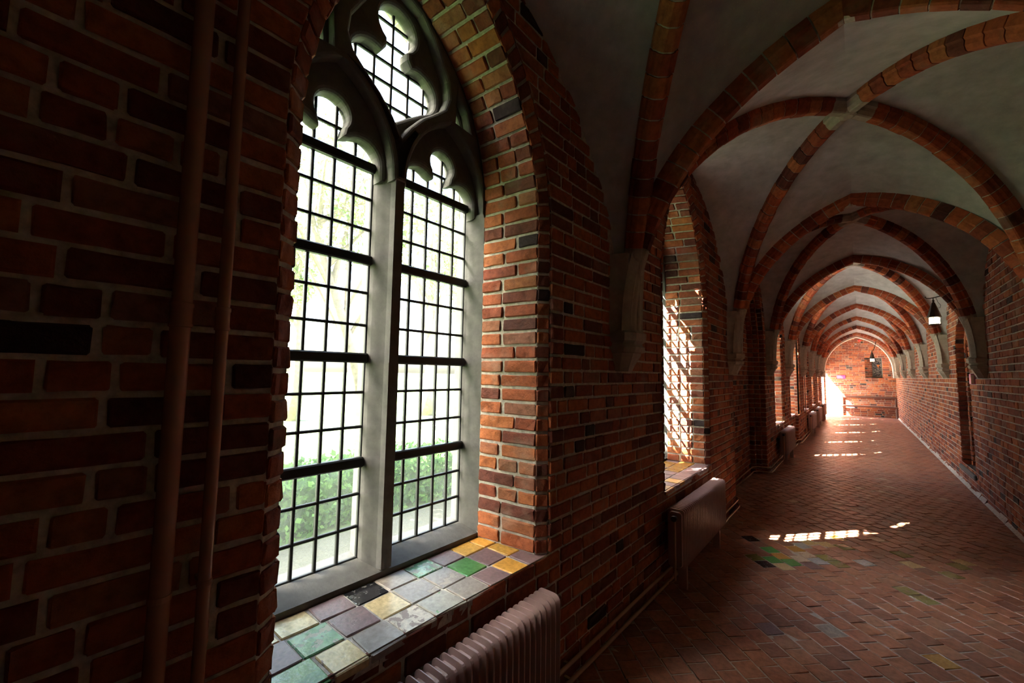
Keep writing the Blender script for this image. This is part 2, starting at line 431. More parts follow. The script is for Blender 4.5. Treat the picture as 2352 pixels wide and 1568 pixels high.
def ruled_bricks(A, B, PA, PB, split, widths, side, ch=0.077, j=0.0125, zf=None, nfix=None):
    """bricks on the surface between outline A (at point fn PA(dy,z)) and outline B; side = +1/-1; widths = list of course patterns (fractions)"""
    specs = []; strips = []
    z0 = zf if zf is not None else max(A.z0, B.z0)
    n1 = max(1, int(round((split-z0)/ch))); uA, LA = A.path(split); uB, LB = B.path(split)
    n2 = max(1, int(round(LA/ch)))
    rows = [((A.hw, z0+(split-z0)*i/n1), (B.hw, z0+(split-z0)*i/n1)) for i in range(n1)]+[(uA(i/n2), uB(i/n2)) for i in range(n2+1)]
    for i in range(len(rows)-1):
        a0 = PA(side*rows[i][0][0], rows[i][0][1]); b0 = PB(side*rows[i][1][0], rows[i][1][1])
        a1 = PA(side*rows[i+1][0][0], rows[i+1][0][1]); b1 = PB(side*rows[i+1][1][0], rows[i+1][1][1])
        N = np.cross(b0-a0, a1-a0)
        if np.linalg.norm(N) < 1e-9: continue
        N = unit(N)
        mid = (a0+b0+a1+b1)/4
        flip = np.dot(N, nfix(mid)) < 0
        if flip: N = -N
        off = .005 if i < n1 else .008
        strips.append([p-N*off for p in (a0, b0, b1, a1)])
        hgt = np.linalg.norm(a1-a0); tj = min(.4, j/2/max(hgt, .02)); Ld = np.linalg.norm(b0-a0); sj = j/2/max(Ld, .02)
        for (s0, s1) in widths[R.randrange(len(widths))]:
            s0 += R.uniform(-.012, .012) if s0 > .01 else 0; s1 += R.uniform(-.012, .012) if s1 < .99 else 0
            S0 = s0+(sj if s0 > .01 else 0); S1 = s1-(sj if s1 < .99 else 0)
            q = [lerp(lerp(a0, b0, S0), lerp(a1, b1, S0), tj), lerp(lerp(a0, b0, S1), lerp(a1, b1, S1), tj),
                 lerp(lerp(a0, b0, S1), lerp(a1, b1, S1), 1-tj), lerp(lerp(a0, b0, S0), lerp(a1, b1, S0), 1-tj)]
            if flip: q = [q[1], q[0], q[3], q[2]]
            specs.append((q, N))
    return specs, strips

def strips_mesh(mb, strips, off=None):
    for q in strips:
        p = [x+off for x in q] if off is not None else q
        mb.quad(*p)

# ------------------------------------------------------------------ layout of the gallery
XR = 1.24                                   # right wall
YE = 22.9                                   # end wall
YB = -3.3                                   # behind the camera
SEG = [(YB, 1.105, -1.23, -1.23), (1.105, 3.95, -1.23, -1.18), (3.95, 8.15, -1.18, -1.18), (8.15, 12.1, -1.18, -1.17), (12.1, YE, -1.11, -1.11)]
def XL(y):
    for a, b, x0, x1 in SEG:
        if y <= b: return lerp(x0, x1, (y-a)/(b-a))
    return SEG[-1][3]
YLs = [-3.25, -0.33, 2.55, 5.55, 8.30, 10.75, 13.10, 15.60, 18.20, 20.80]
YRs = [-3.25, -0.33, 2.40, 5.05, 7.70, 10.40, 13.10, 15.75, 18.30, 20.90]
ZS = 1.87                                   # springing
CORB = 0.11                                 # corbel's reach
XOUT = -1.86                                # outer face of the window wall
XOUT2 = -1.74                               # ... beyond the step
def wall_arch(y, ys, apex=3.60):
    for a, b in zip(ys[:-1], ys[1:]):
        if a <= y <= b:
            h = (b-a)/2; rise = apex-ZS; d = min(y-a, b-y)
            if rise >= h:
                r = (h*h+rise*rise)/(2*h); return ZS+math.sqrt(max(0, r*r-(r-d)**2))
            return ZS+rise*math.sqrt(max(0, 1-(1-d/h)**2))
    return 3.6

# windows: (number, centre y, wall x)
WINS = [(1, 1.105), (2, 3.95), (3, 9.68), (4, 11.95), (5, 14.35), (6, 16.9), (7, 19.5)]
Z_SILL = 0.69
def win_arches(c, hw=0.607):
    face = Arch(c, hw+0.055, Z_SILL, 2.35, 1.38); arris = Arch(c, hw, Z_SILL, 2.35, 1.32); back = Arch(c, 0.575, Z_SILL, 2.60, 1.0)
    return face, arris, back
RECESS = [Arch(6.86, 1.17, 0.0, 2.0, 1.55), Arch(6.86, 1.10, 0.0, 2.0, 1.48), Arch(6.86, 1.03, 0.0, 2.0, 1.41)]
EXIT = Arch(22.03, 0.80, 0.0, 2.45, 0.85)
XEX = -1.30

# ------------------------------------------------------------------ left wall
def left_wall():
    core = MB(); specs = []
    ops = [win_arches(c)[0].edges for _, c in WINS]+[RECESS[0].edges, EXIT.edges]
    for (a, b, xa, xb) in SEG:
        sp, st = courses_on_plane(a, b, 0, 3.696, ops, lambda u, z: V(XL(min(max(u, a+1e-6), b-1e-6)), u, z), V(1, 0, 0), top=lambda y: wall_arch(y, YLs))
        specs += sp; strips_mesh(core, st, V(-0.003, 0, 0))
    for (_, b, _, x), (a2, b2, x2, _) in zip(SEG[:-1], SEG[1:]):          # small return where the wall steps
        if x2 > x+.02:
            sp, st = courses_on_plane(x, x2, 0, 3.696, [], lambda u, z: V(u, a2, z), V(0, -1, 0))
            specs += sp; strips_mesh(core, st, V(0, .003, 0))
    # outer skin
    ob = [win_arches(c)[2].edges for _, c in WINS]
    for ya, yb, xo in ((YB, 13.2, XOUT), (13.2, 20.75, XOUT2)):
        _, st = courses_on_plane(ya, yb, 0, 4.0, ob, lambda u, z: V(xo, u, z), V(-1, 0, 0), ch=0.16)
        strips_mesh(core, st)
    core.quad(V(XOUT, 13.2, 0), V(-1.3, 13.2, 0), V(-1.3, 13.2, 4), V(XOUT, 13.2, 4))
    _, st = courses_on_plane(20.75, YE+1.5, 0, 4.0, [EXIT.edges], lambda u, z: V(XEX, u, z), V(-1, 0, 0), ch=0.16)
    strips_mesh(core, st); core.quad(V(XOUT, 20.75, 0), V(-1.1, 20.75, 0), V(-1.1, 20.75, 4), V(XOUT, 20.75, 4))
    # stepped recess between second and third window
    x0 = -1.18
    def up(c): return lambda m: V(0, c-m[1], 1.2-m[2])
    for i in range(3):
        xa, xb = x0-.075*i, x0-.075*(i+1)
        for side in (-1, 1):
            A = RECESS[i]
            sp, st = ruled_bricks(A, A, lambda d, z, X=xa: V(X, 6.86+d, z), lambda d, z, X=xb: V(X, 6.86+d, z), 2.0, [[(0, 1)]], side, zf=0.0, nfix=up(6.86))
            specs += sp; strips_mesh(core, [[p-V(0, side*.003, 0) for p in q] for q in st])
            if i < 2:
                B = RECESS[i+1]
                sp, st = ruled_bricks(A, B, lambda d, z, X=xb: V(X, 6.86+d, z), lambda d, z, X=xb: V(X, 6.86+d, z), 2.0, [[(0, 1)]], side, zf=0.0, nfix=lambda m: V(1, 0, 0))
                specs += sp; strips_mesh(core, st, V(-.003, 0, 0))
    sp, st = courses_on_plane(6.86-1.1, 6.86+1.1, 0, 3.388, [], lambda u, z: V(x0-.225, u, z), V(1, 0, 0))
    specs += sp; strips_mesh(core, st, V(-.003, 0, 0))
    # garden door near the far end: plain reveal
    for side in (-1, 1):
        _, st = ruled_bricks(EXIT, EXIT, lambda d, z: V(-1.11, 22.03+d, z), lambda d, z: V(XEX, 22.03+d, z), 2.45, [[(0, 1)]], side, zf=0.0, nfix=up(22.03))
        strips_mesh(core, st)
    w = core.build('wall_left', M_MORTAR)
    tag(w, 'dim red brick wall pierced by tall arched windows, on the left', 'wall', kind='structure')
    emit_bricks(specs, w, M_BRICK, limit=300)
    return w
WALL_L = left_wall()

# ------------------------------------------------------------------ right wall, with a stepped niche
NIC = [Arch(9.17, 0.50, 0.27, 1.95, 0.62), Arch(9.17, 0.40, 0.27, 1.95, 0.52)]
def right_wall():
    core = MB(); specs = []
    sp, st = courses_on_plane(YB, YE, 0, 3.696, [NIC[0].edges], lambda u, z: V(XR, u, z), V(-1, 0, 0), top=lambda y: wall_arch(y, YRs), mirror=True)
    specs += sp; strips_mesh(core, st, V(.003, 0, 0))
    up = lambda m: V(0, 9.17-m[1], 1.3-m[2])
    for i in range(2):
        A = NIC[i]; xa, xb = XR+.10*i, XR+.10*(i+1)
        for side in (-1, 1):
            sp, st = ruled_bricks(A, A, lambda d, z, X=xa: V(X, 9.17+d, z), lambda d, z, X=xb: V(X, 9.17+d, z), 1.95, [[(0, 1)]], side, zf=.27, nfix=up)
            specs += sp; strips_mesh(core, [[p+V(0, side*.003, 0) for p in q] for q in st])
            if i == 0:
                sp, st = ruled_bricks(A, NIC[1], lambda d, z, X=xb: V(X, 9.17+d, z), lambda d, z, X=xb: V(X, 9.17+d, z), 1.95, [[(0, 1)]], side, zf=.27, nfix=lambda m: V(-1, 0, 0))
                specs += sp; strips_mesh(core, st, V(.003, 0, 0))
    sp, st = courses_on_plane(8.6, 9.75, .27, 2.657, [], lambda u, z: V(XR+.20, u, z), V(-1, 0, 0), mirror=True)
    specs += sp; strips_mesh(core, st, V(.003, 0, 0))
    core.box((XR+.5, YB, 0), (XR+.55, YE+1.5, 4.0))
    w = core.build('wall_right', M_MORTAR)
    tag(w, 'long red brick wall with a narrow arched niche, on the right', 'wall', kind='structure')
    emit_bricks(specs, w, M_BRICK, limit=300)
    mb = MB(); mb.bbox((XR-.035, 8.62, .20), (XR+.2, 9.72, .27), .012)
    mb.build('niche_sill', M_STONE, w)
    mb = MB()                                            # lime render at the foot of the wall
    for k in range(60):
        y0 = 4+k*.315; h0, h1 = R.uniform(.02, .08), R.uniform(.02, .08)
        mb.add([(XR-.004, y0, h0), (XR-.004, y0+.315, h1), (XR-.035, y0+.315, 0.004), (XR-.035, y0, 0.004)], [(0, 1, 2, 3)])
    mb.build('render_skirting', M_MORTAR, w)
    return w
WALL_R = right_wall()

# ------------------------------------------------------------------ end wall and the wall behind the camera
def end_wall():
    core = MB()
    win = lambda z: (0.29, 0.84) if 1.65 < z < 2.46 else None
    specs, st = courses_on_plane(-1.2, XR+.1, 0, 3.696, [win], lambda u, z: V(u, YE, z), V(0, -1, 0)); strips_mesh(core, st, V(0, .003, 0))
    # splayed window recess
    y1 = YE+.30
    lf = [V(.29, YE, 1.65), V(.53, y1, 1.65), V(.53, y1, 2.46), V(.29, YE, 2.46)]
    core.quad(*lf); core.quad(V(.84, YE, 1.65), V(.84, y1, 1.65), V(.84, y1, 2.46), V(.84, YE, 2.46))
    core.quad(V(.29, YE, 1.65), V(.84, YE, 1.65), V(.84, y1, 1.65), V(.53, y1, 1.65)); core.quad(V(.29, YE, 2.46), V(.84, YE, 2.46), V(.84, y1, 2.46), V(.53, y1, 2.46))
    core.box((-2.0, YE+.55, 0), (XR+.6, YE+.6, 4.0))
    w = core.build('wall_end', M_MORTAR)
    tag(w, 'bright red brick end wall with a bench along its foot', 'wall', kind='structure')
    n = unit(np.cross(lf[1]-lf[0], lf[3]-lf[0])); n = n if n[1] < 0 else -n
    for i in range(10):
        t0, t1 = (i+.06)/10, (i+.94)/10
        for (a, b) in (((0, .62), (.65, 1)) if i % 2 else ((0, .35), (.38, 1))):
            q = [lerp(lerp(lf[0], lf[1], s), lerp(lf[3], lf[2], s), t) for s, t in ((a, t0), (b, t0), (b, t1), (a, t1))]
            specs.append((q, n))
    emit_bricks(specs, w, M_BRICK, limit=300, hi=False)
    core = MB(); core.box((-2.0, YB-.1, 0), (XR+.6, YB, 4.0))  # unseen cross wall added so no light leaks in from behind
    b = core.build('wall_back_added', M_BRICK); tag(b, 'unseen brick wall added behind the viewer to keep light out', 'wall', kind='structure')
    return w
WALL_E = end_wall()

def stained_glass():
    m, n, l, b = mat('stained_glass'); g = n.new('ShaderNodeNewGeometry')
    v = n.new('ShaderNodeTexVoronoi'); v.inputs['Scale'].default_value = 13; l.new(g.outputs['Position'], v.inputs['Vector'])
    t = noise(n, l, 7, 3, .6, g.outputs['Position'])
    r = ramp(n, [(0.30, (0.02, 0.02, 0.03)), (0.47, (0.03, 0.03, 0.045)), (0.50, (0.45, 0.44, 0.40)), (0.53, (0.03, 0.03, 0.04)), (0.62, (0.02, 0.02, 0.03)), (0.64, (0.35, 0.36, 0.34)), (0.66, (0.03, 0.03, 0.05))])
    l.new(t.outputs[0], r.inputs[0])
    sx = n.new('ShaderNodeSeparateXYZ'); l.new(g.outputs['Position'], sx.inputs[0])
    def spot(cx, cz, rad):
        d = n.new('ShaderNodeVectorMath'); d.operation = 'DISTANCE'; cb = n.new('ShaderNodeCombineXYZ')
        l.new(sx.outputs[0], cb.inputs[0]); l.new(sx.outputs[2], cb.inputs[2]); l.new(cb.outputs[0], d.inputs[0]); d.inputs[1].default_value = (cx, 0, cz)
        q = n.new('ShaderNodeMath'); q.operation = 'LESS_THAN'; q.inputs[1].default_value = rad
        a = n.new('ShaderNodeMath'); a.operation = 'MULTIPLY_ADD'; a.inputs[1].default_value = .12; l.new(v.outputs['Distance'], a.inputs[0]); l.new(d.outputs['Value'], a.inputs[2])
        l.new(a.outputs[0], q.inputs[0]); return q.outputs[0]
    c = mixc(n, l, spot(.70, 2.12, .11), r.outputs[0], (0.55, 0.17, 0.05))
    c = mixc(n, l, spot(.67, 2.17, .07), c, (0.65, 0.42, 0.08))
    c = mixc(n, l, spot(.58, 1.73, .055), c, (0.10, 0.05, 0.75))
    l.new(c, b.inputs['Base Color']); b.inputs['Roughness'].default_value = .25
    root = empty('window_8', (.68, YE+.27, 1.65), 'small dark stained glass window in the end wall above the bench', 'window', kind='structure')
    mb = MB(); mb.box((.55, YE+.265, 1.68), (.82, YE+.272, 2.42)); mb.build('stained_pane', m, root)
    mb = MB()
    for lo, hi in (((.53, YE+.255, 1.65), (.555, YE+.285, 2.45)), ((.815, YE+.255, 1.65), (.84, YE+.285, 2.45)), ((.53, YE+.255, 1.65), (.84, YE+.285, 1.685)), ((.53, YE+.255, 2.42), (.84, YE+.285, 2.455))): mb.box(lo, hi)
    mb.build('window_frame', M_STONE, root)
    mb = MB()
    for k in range(1, 4): mb.box((.55, YE+.258, 1.68+k*.185), (.82, YE+.264, 1.688+k*.185))
    mb.build('saddle_bar', M_IRON, root)
stained_glass()

# ------------------------------------------------------------------ floor: square tiles laid on the diagonal
TPIX = [(935,520,'black'),(1020,572,'green'),(1050,635,'green'),(1030,675,'black'),(1100,668,'cream'),(1120,632,'amber'),(1185,665,'green'),(1190,598,'orange'),
 (1160,570,'amber'),(1240,578,'blue'),(1255,628,'ochre'),(1250,660,'purple'),(1310,658,'blue'),(1340,640,'olive'),(1385,660,'olive'),(1340,570,'cream'),(1400,570,'olive'),
 (1280,545,'cream'),(1520,658,'blue'),(1760,608,'olive'),(1990,635,'cream'),(1990,665,'olive'),(1795,680,'cream'),(1945,705,'olive'),(1760,803,'olive'),(1965,1165,'amber'),
 (990,970,'purple'),(1420,1010,'grey'),(1630,225,'pale'),(1520,270,'pale'),(1610,282,'pale'),(1950,325,'pale'),(1410,520,'amber'),(1420,355,'pale'),(1200,600,'pale'),(1130,330,'pale'),(1480,380,'pale'),(1690,270,'pale'),
 (960,630,'olive'),(1210,620,'pale'),(1300,610,'olive'),(1590,530,'pale'),(1880,860,'olive')]
def floor_hit(cx, cy_):
    px, py = 1300+cx/2.2357, 1000+cy_/2.2357
    d = CM.T @ np.array([px-W/2, -(py-H/2), -FPX]); return EYE+d*(-EYE[2]/d[2])
def floor():
    base = MB(); base.box((-2.2, YB, -.08), (XR+.6, YE+.6, -.003))
    f = base.build('floor', M_JOINT); tag(f, 'worn terracotta tile floor laid on the diagonal along the gallery', 'floor', kind='structure')
    want = [(floor_hit(x, y), k) for x, y, k in TPIX]
    T, j = 0.128, 0.009; ca = math.cos(math.radians(-43)); sa = math.sin(math.radians(-43))
    tiles = []
    for i in range(-160, 160):
        for k in range(-160, 160):
            a0 = k*T+(i % 2)*T*.5+(i*.37 % 1)*.012; b0 = i*T
            cx = (a0+T/2)*ca-(b0+T/2)*sa+.3; cyy = (a0+T/2)*sa+(b0+T/2)*ca+9.0
            if not (-1.5 < cx < XR+.03 and YB < cyy < YE): continue
            if cx < XL(cyy)-.02 and not (5.7 < cyy < 8.0 and cx > -1.42) and not (21.3 < cyy < 22.7): continue
            pts = []
            for (u, v) in ((a0+j/2, b0+j/2), (a0+T-j/2, b0+j/2), (a0+T-j/2, b0+T-j/2), (a0+j/2, b0+T-j/2)):
                u += R.uniform(-.002, .002); v += R.uniform(-.002, .002); pts.append(V(u*ca-v*sa+.3, u*sa+v*ca+9.0, 0))
            tiles.append((pts, V(cx, cyy, 0)))
    cs = np.array([c for _, c in tiles]); col = {}
    for p, k in want:
        d = np.linalg.norm(cs-p, axis=1); i = int(d.argmin())
        if d[i] < .12: col[i] = k
    N = V(0, 0, 1); sc = sorted(((score(q, N)+(1 if i in col else 0), i) for i, (q, c) in enumerate(tiles)), reverse=True)
    top = set(i for s, i in sc[:300] if s > 0); rest = MB()
    for i, (q, c) in enumerate(tiles):
        tilt = unit(V(R.gauss(0, .006), R.gauss(0, .006), 1))
        qq = [p+V(0, 0, -np.dot(p-c, tilt)/tilt[2]+R.uniform(-.0012, .0012)) for p in q]
        if i in top:
            mb = MB(); brick_lo(mb, qq, tilt, 0.0, .008, .002); mb.build('floor_tile', TM[col[i]] if i in col else M_FLOOR, f)
        else: brick_lo(rest, qq, tilt, 0.0, .008, .002)
    o = rest.build('tile_paving', M_FLOOR, f); o['kind'] = 'stuff'
    # threshold slab in the garden door
floor()

# ------------------------------------------------------------------ vault
def corner(k, side):
    if side < 0: return V(XL(YLs[k]-.05 if k != 4 else 8.2)+CORB, YLs[k], 0)
    return V(XR-CORB, YRs[k], 0)
class Half:
    """half a rib from corner P at the springing up to the apex A"""
    def __init__(s, P, A, za):
        s.P = P; d = A-P; d[2] = 0; s.a = np.linalg.norm(d); s.d = d/s.a; s.h = za-ZS; s.lat = np.cross(s.d, V(0, 0, 1))
        s.circ = s.h >= s.a
        if s.circ: s.r = (s.a**2+s.h**2)/(2*s.a); s.tm = math.asin(min(1, s.h/s.r))
        ts = np.linspace(0, 1, 200); pp = np.array([s.raw(t)[:2] for t in ts]); L = np.r_[0, np.cumsum(np.hypot(*np.diff(pp, axis=0).T))]
        s.ts, s.Ls, s.len = ts, L, L[-1]
    def raw(s, t):
        if s.circ:
            q = t*s.tm; return s.r*(1-math.cos(q)), s.r*math.sin(q), math.sin(q), math.cos(q)
        q = t*math.pi/2; x, z = s.a*(1-math.cos(q)), s.h*math.sin(q); tx, tz = s.a*math.sin(q), s.h*math.cos(q); n = math.hypot(tx, tz)
        return x, z, tx/n, tz/n
    def at(s, t, n=0.0, w=0.0):
        x, z, tx, tz = s.raw(t); x = min(s.a, x-tz*n); z += tx*n
        return s.P+s.d*x+s.lat*w+V(0, 0, ZS+z)
    def t_of(s, L): return 1+(L-s.len)/s.len if L > s.len else float(np.interp(L, s.Ls, s.ts))
    def len_at_z(s, z): 
        zz = [s.raw(t)[1]+ZS for t in s.ts]; return float(np.interp(z, zz, s.Ls))
PROF = [(-.066, .125), (-.066, .062), (-.052, .050), (-.046, .028), (-.030, .006), (-.020, 0), (.020, 0), (.030, .006), (.046, .028), (.052, .050), (.066, .062), (.066, .125)]
def sweep(mb, hf, L0, L1, prof, n, rnd=None, grow=0.0, caps=True):
    v = []; m = len(prof); f = []
    for i in range(n+1):
        t = hf.t_of(lerp(L0, L1, i/n))
        for (w, q) in prof: v.append(hf.at(t, q-grow+(0.0), w*(1+grow*12)))
    for i in range(n):
        for k in range(m-1): f.append((i*m+k, i*m+k+1, (i+1)*m+k+1, (i+1)*m+k))
    if caps: f.append(tuple(range(m))); f.append(tuple(n*m+k for k in range(m))[::-1])
    mb.add(v, f, rnd)
ZSTONE = 2.40
ZTR, ZKEY = 3.34, 3.58
def lat_word(k): return ORD[k] if k < len(ORD) else str(k)
RIBS = {}      # (kind,k,side..) -> Half
NB = len(YLs)-1
KEYS = []
for k in range(NB):
    c = [corner(k, -1), corner(k, 1), corner(k+1, -1), corner(k+1, 1)]
    KEYS.append(sum(c)/4)
for k in range(NB+1):
    A = (corner(k, -1)+corner(k, 1))/2
    za = ZTR if k < 5 else ZTR-.015*(k-4)
    for s in (-1, 1): RIBS['t', k, s] = Half(corner(k, s), A.copy(), za)
for k in range(NB):
    for kk in (k, k+1):
        for s in (-1, 1): RIBS['d', k, kk, s] = Half(corner(kk, s), KEYS[k].copy(), ZKEY if k < 5 else ZKEY-.015*(k-4))
def rib_pieces(halves, name, label, cat, group, individual, key_cut=0.0, blen=0.105):
    base = halves[0].P.copy(); base[2] = ZS
    root = empty(name, base, label, cat, group, 'structure')
    core = MB(); join = MB()
    for hf in halves:
        L0 = hf.len_at_z(ZSTONE); L1 = hf.len-key_cut
        sweep(core, hf, L0, L1, [(w*.90, q+.005) for w, q in PROF], 14, caps=False)
        n = int(round((L1-L0)/blen)); dl = (L1-L0)/n
        for i in range(n):
            a, b = L0+i*dl+.004, L0+(i+1)*dl-.004
            if i == n-1 and key_cut == 0 and hf.circ: b = L1+.13*hf.raw(1)[3]
            g = R.uniform(-.003, .004)
            if individual:
                mb = MB(); sweep(mb, hf, a, b, PROF, 1, grow=g); mb.build('brick', M_RIB, root, fixn=True)
            else: sweep(join, hf, a, b, PROF, 1, grow=g)
    core.build('mortar_core', M_MORTAR, root, fixn=True)
    if join.v: o = join.build('brickwork', M_RIB, root, fixn=True); o['kind'] = 'stuff'
    return root
for k in range(1, NB+1):
    rib_pieces([RIBS['t', k, -1], RIBS['t', k, 1]], 'transverse_rib',
               'red brick transverse arch rib spanning the gallery, %s' % ORDV[k-2] if k > 1 else 'red brick transverse arch rib spanning the gallery right above the viewer',
               'vault rib', 'transverse arch ribs', 2 <= k <= 6)
for k in range(0, NB):
    for kk in (k, k+1):
        for s in (-1, 1):
            sd = 'left' if s < 0 else 'right'; nf = 'near' if kk == k else 'far'
            seen = k in (1, 2, 3, 4)
            bay = 'behind the viewer' if k == 0 else 'in the bay of the %s window' % ORD[0] if k == 1 else 'in the %s bay from the viewer' % ORD[k-1]
            rib_pieces([RIBS['d', k, kk, s]], 'diagonal_rib', 'red brick diagonal rib rising from %s %s corbel, %s' % (nf, sd, bay), 'vault rib', 'diagonal ribs of the vault', seen, key_cut=.17)
def keystones():
    for k in range(NB):
        z = ZKEY if k < 5 else ZKEY-.015*(k-4)
        K = KEYS[k]; root = empty('keystone', (K[0], K[1], z), 'pale stone keystone where diagonal ribs cross, %s' % ('behind the viewer' if k == 0 else 'over the big window bay' if k == 1 else ORDV[k-2]), 'keystone', 'keystones of the vault', 'structure')
        mb = MB()
        for kk in (k, k+1):
            for s in (-1, 1):
                hf = RIBS['d', k, kk, s]; sweep(mb, hf, hf.len-.172, hf.len, PROF, 2, grow=.002)
        mb.build('rib_stub', M_CORBEL, root, fixn=True)
        mb = MB(); mb.lathe([(.03, -.012), (.055, -.004), (.075, .02), (.075, .10)], (K[0], K[1], z), 10); mb.build('boss', M_CORBEL, root)
keystones()

def ceiling():
    root = empty('ceiling', (0, 10, 3.3), 'grey plastered rib vault over the whole gallery', 'ceiling', kind='structure')
    NT, NS = 18, 8
    def web(hf): return Half(hf.P-hf.d*.09, hf.P+hf.d*hf.a, ZS+hf.h+.10)
    def patch(mb, ca, cb, bulge):
        o = len(mb.v); v = []; f = []
        for i in range(NT+1):
            t = i/NT; a, b = ca(t), cb(t)
            for j in range(NS+1):
                s = j/NS; p = lerp(a, b, s); p = p+V(0, 0, bulge*math.sin(math.pi*s)*math.sin(math.pi*min(1, t*1.0))**1)
                v.append(p)
        for i in range(NT):
            for j in range(NS): f.append((i*(NS+1)+j, i*(NS+1)+j+1, (i+1)*(NS+1)+j+1, (i+1)*(NS+1)+j))
        mb.add(v, f, .5)
    for k in range(NB):
        K = KEYS[k]
        for kk in (k, k+1):
            mb = MB()
            for s in (-1, 1):
                T = web(RIBS['t', kk, s]); D = web(RIBS['d', k, kk, s])
                patch(mb, lambda t: T.at(t), lambda t: D.at(t), .03)
            mb.build('vault_cell', M_PLASTER, root, smooth=True)
        for s in (-1, 1):
            mb = MB(); ys = YLs if s < 0 else YRs
            ym = (ys[k]+ys[k+1])/2
            for kk in (k, k+1):
                D = web(RIBS['d', k, kk, s])
                xw = (min(XL(ys[k]+.2), XL(ys[k+1]-.2)) if s < 0 else XR)+s*.03
                y0 = ys[kk]+(.02 if kk == k else -.02)
                WA = Half(V(xw, y0, 0), V(xw, ym, 0), 3.60)
                patch(mb, lambda t: WA.at(t), lambda t: D.at(t), .03)
            mb.build('vault_cell', M_PLASTER, root, smooth=True)
    # unseen roof slab added above, so no daylight leaks in from the top
    mb = MB(); mb.box((-2.1, YB-.1, 3.95), (XR+.7, YE+.7, 4.05)); mb.build('unseen_roof_slab', M_ROOF_SLAB, root)
    # last half bay: plain plaster tunnel beyond the white arch
    mb = MB(); pts = []
    for s in (-1, 1):
        hf = Half(V(s*1.12+.02, 21.3, 0), V(.04, 21.3, 0), 3.45)
        pts.append([hf.at(t) for t in np.linspace(0, 1, 16)])
    for pl in pts:
        for a, b in zip(pl[:-1], pl[1:]): mb.quad(a, b, V(b[0], YE+.02, b[2]), V(a[0], YE+.02, a[2]), .5)
    mb.build('vault_cell', M_WHITE, root, smooth=True)
    return root
ceiling()

def white_arch():
    root = empty('plaster_arch', (0, 21.2, ZS), 'broad white plastered arch before the end wall', 'arch', kind='structure')
    mb = MB(); v = []
    Y0, Y1 = 20.95, 21.35
    for s in (-1, 1):
        hf = Half(V(s*1.02+.05, 21, 0), V(.05, 21, 0), 3.20); pl = [V(hf.P[0], 0, 1.62)]+[hf.at(t) for t in np.linspace(0, 1, 20)]
        pl[0][0] = pl[1][0]
        for a, b in zip(pl[:-1], pl[1:]):
            A0, B0, A1, B1 = V(a[0], Y0, a[2]), V(b[0], Y0, b[2]), V(a[0], Y1, a[2]), V(b[0], Y1, b[2])
            mb.quad(A0, B0, B1, A1, .5)
            for Y in (Y0, Y1):
                oa, ob_ = V(a[0]+s*.16, Y, a[2]+.02), V(b[0]+s*.10*(1-b[2]/4.2)+s*.03, Y, b[2]+.30 if b[2] > 2.6 else b[2]+.1)
                oa = V(s*1.35, Y, a[2]); ob_ = V(s*1.35, Y, b[2])
                mb.quad(V(a[0], Y, a[2]), oa, ob_, V(b[0], Y, b[2]), .5)
        mb.quad(V(s*1.35, Y0, 3.20), V(.05, Y0, 3.20), V(.05, Y0, 3.8), V(s*1.35, Y0, 3.8), .5)
        mb.quad(V(s*1.35, Y1, 3.20), V(.05, Y1, 3.20), V(.05, Y1, 3.8), V(s*1.35, Y1, 3.8), .5)
        mb.quad(V(s*1.02+.05, Y0, 1.62), V(s*1.35, Y0, 1.62), V(s*1.35, Y1, 1.62), V(s*1.02+.05, Y1, 1.62), .5)
    mb.build('arch_ring', M_WHITE, root, fixn=True)
white_arch()

# ------------------------------------------------------------------ corbels with stone springers
def corbels():
    for k in range(1, NB+1):
        for s in (-1, 1):
            P = corner(k, s); xw = P[0]+s*CORB
            nm = 'beside the viewer' if k == 1 else ORDV[k-2]
            root = empty('corbel', (xw, P[1], 1.62), 'carved pale stone corbel under the ribs on the %s wall, %s' % ('left window' if s < 0 else 'right', nm), 'corbel', 'corbels along the %s wall' % ('left' if s < 0 else 'right'), 'structure')
            mb = MB()
            hs = [RIBS['t', k, s]]+([RIBS['d', k-1, k, s]] if k > 0 else [])+([RIBS['d', k, k, s]] if k < NB else [])
            for hf in hs: sweep(mb, hf, 0, hf.len_at_z(ZSTONE)-.003, PROF, 8)
            # solid tail joining the three ribs to the wall
            mb.prism([(P[0]-s*.0, P[1]-.10), (P[0]-s*.0, P[1]+.10), (xw+s*.02, P[1]+.15), (xw+s*.02, P[1]-.15)], ZS, ZSTONE-.02)
            mb.build('springer', M_CORBEL, root, fixn=True)
            mb = MB()
            def ring(out, half):
                return [(xw+s*.03, P[1]-half), (P[0]-s*(out-.05), P[1]-half), (P[0]-s*out, P[1]-half*.55), (P[0]-s*out, P[1]+half*.55), (P[0]-s*(out-.05), P[1]+half), (xw+s*.03, P[1]+half)]
            lev = [(1.62, -.035, .055), (1.66, -.02, .075), (1.70, .0, .10), (1.725, .012, .115), (1.735, .012, .115), (1.742, .028, .128), (1.775, .036, .135), (1.79, .022, .122), (1.80, .022, .122), (1.815, .04, .14), (1.865, .045, .145), (1.885, .02, .12)]
            for (z0, o0, h0), (z1, o1, h1) in zip(lev[:-1], lev[1:]):
                a, b = ring(o0, h0), ring(o1, h1); n = len(a)
                mb.add([(x, y, z0) for x, y in a]+[(x, y, z1) for x, y in b], [(i, (i+1) % n, n+(i+1) % n, n+i) for i in range(n)], .5)
            a = ring(*lev[0][1:]); mb.add([(x, y, lev[0][0]) for x, y in a], [tuple(range(6))], .5)
            a = ring(*lev[-1][1:]); mb.add([(x, y, lev[-1][0]) for x, y in a], [tuple(range(6))], .5)
            mb.build('capital', M_CORBEL, root, fixn=True)
corbels()

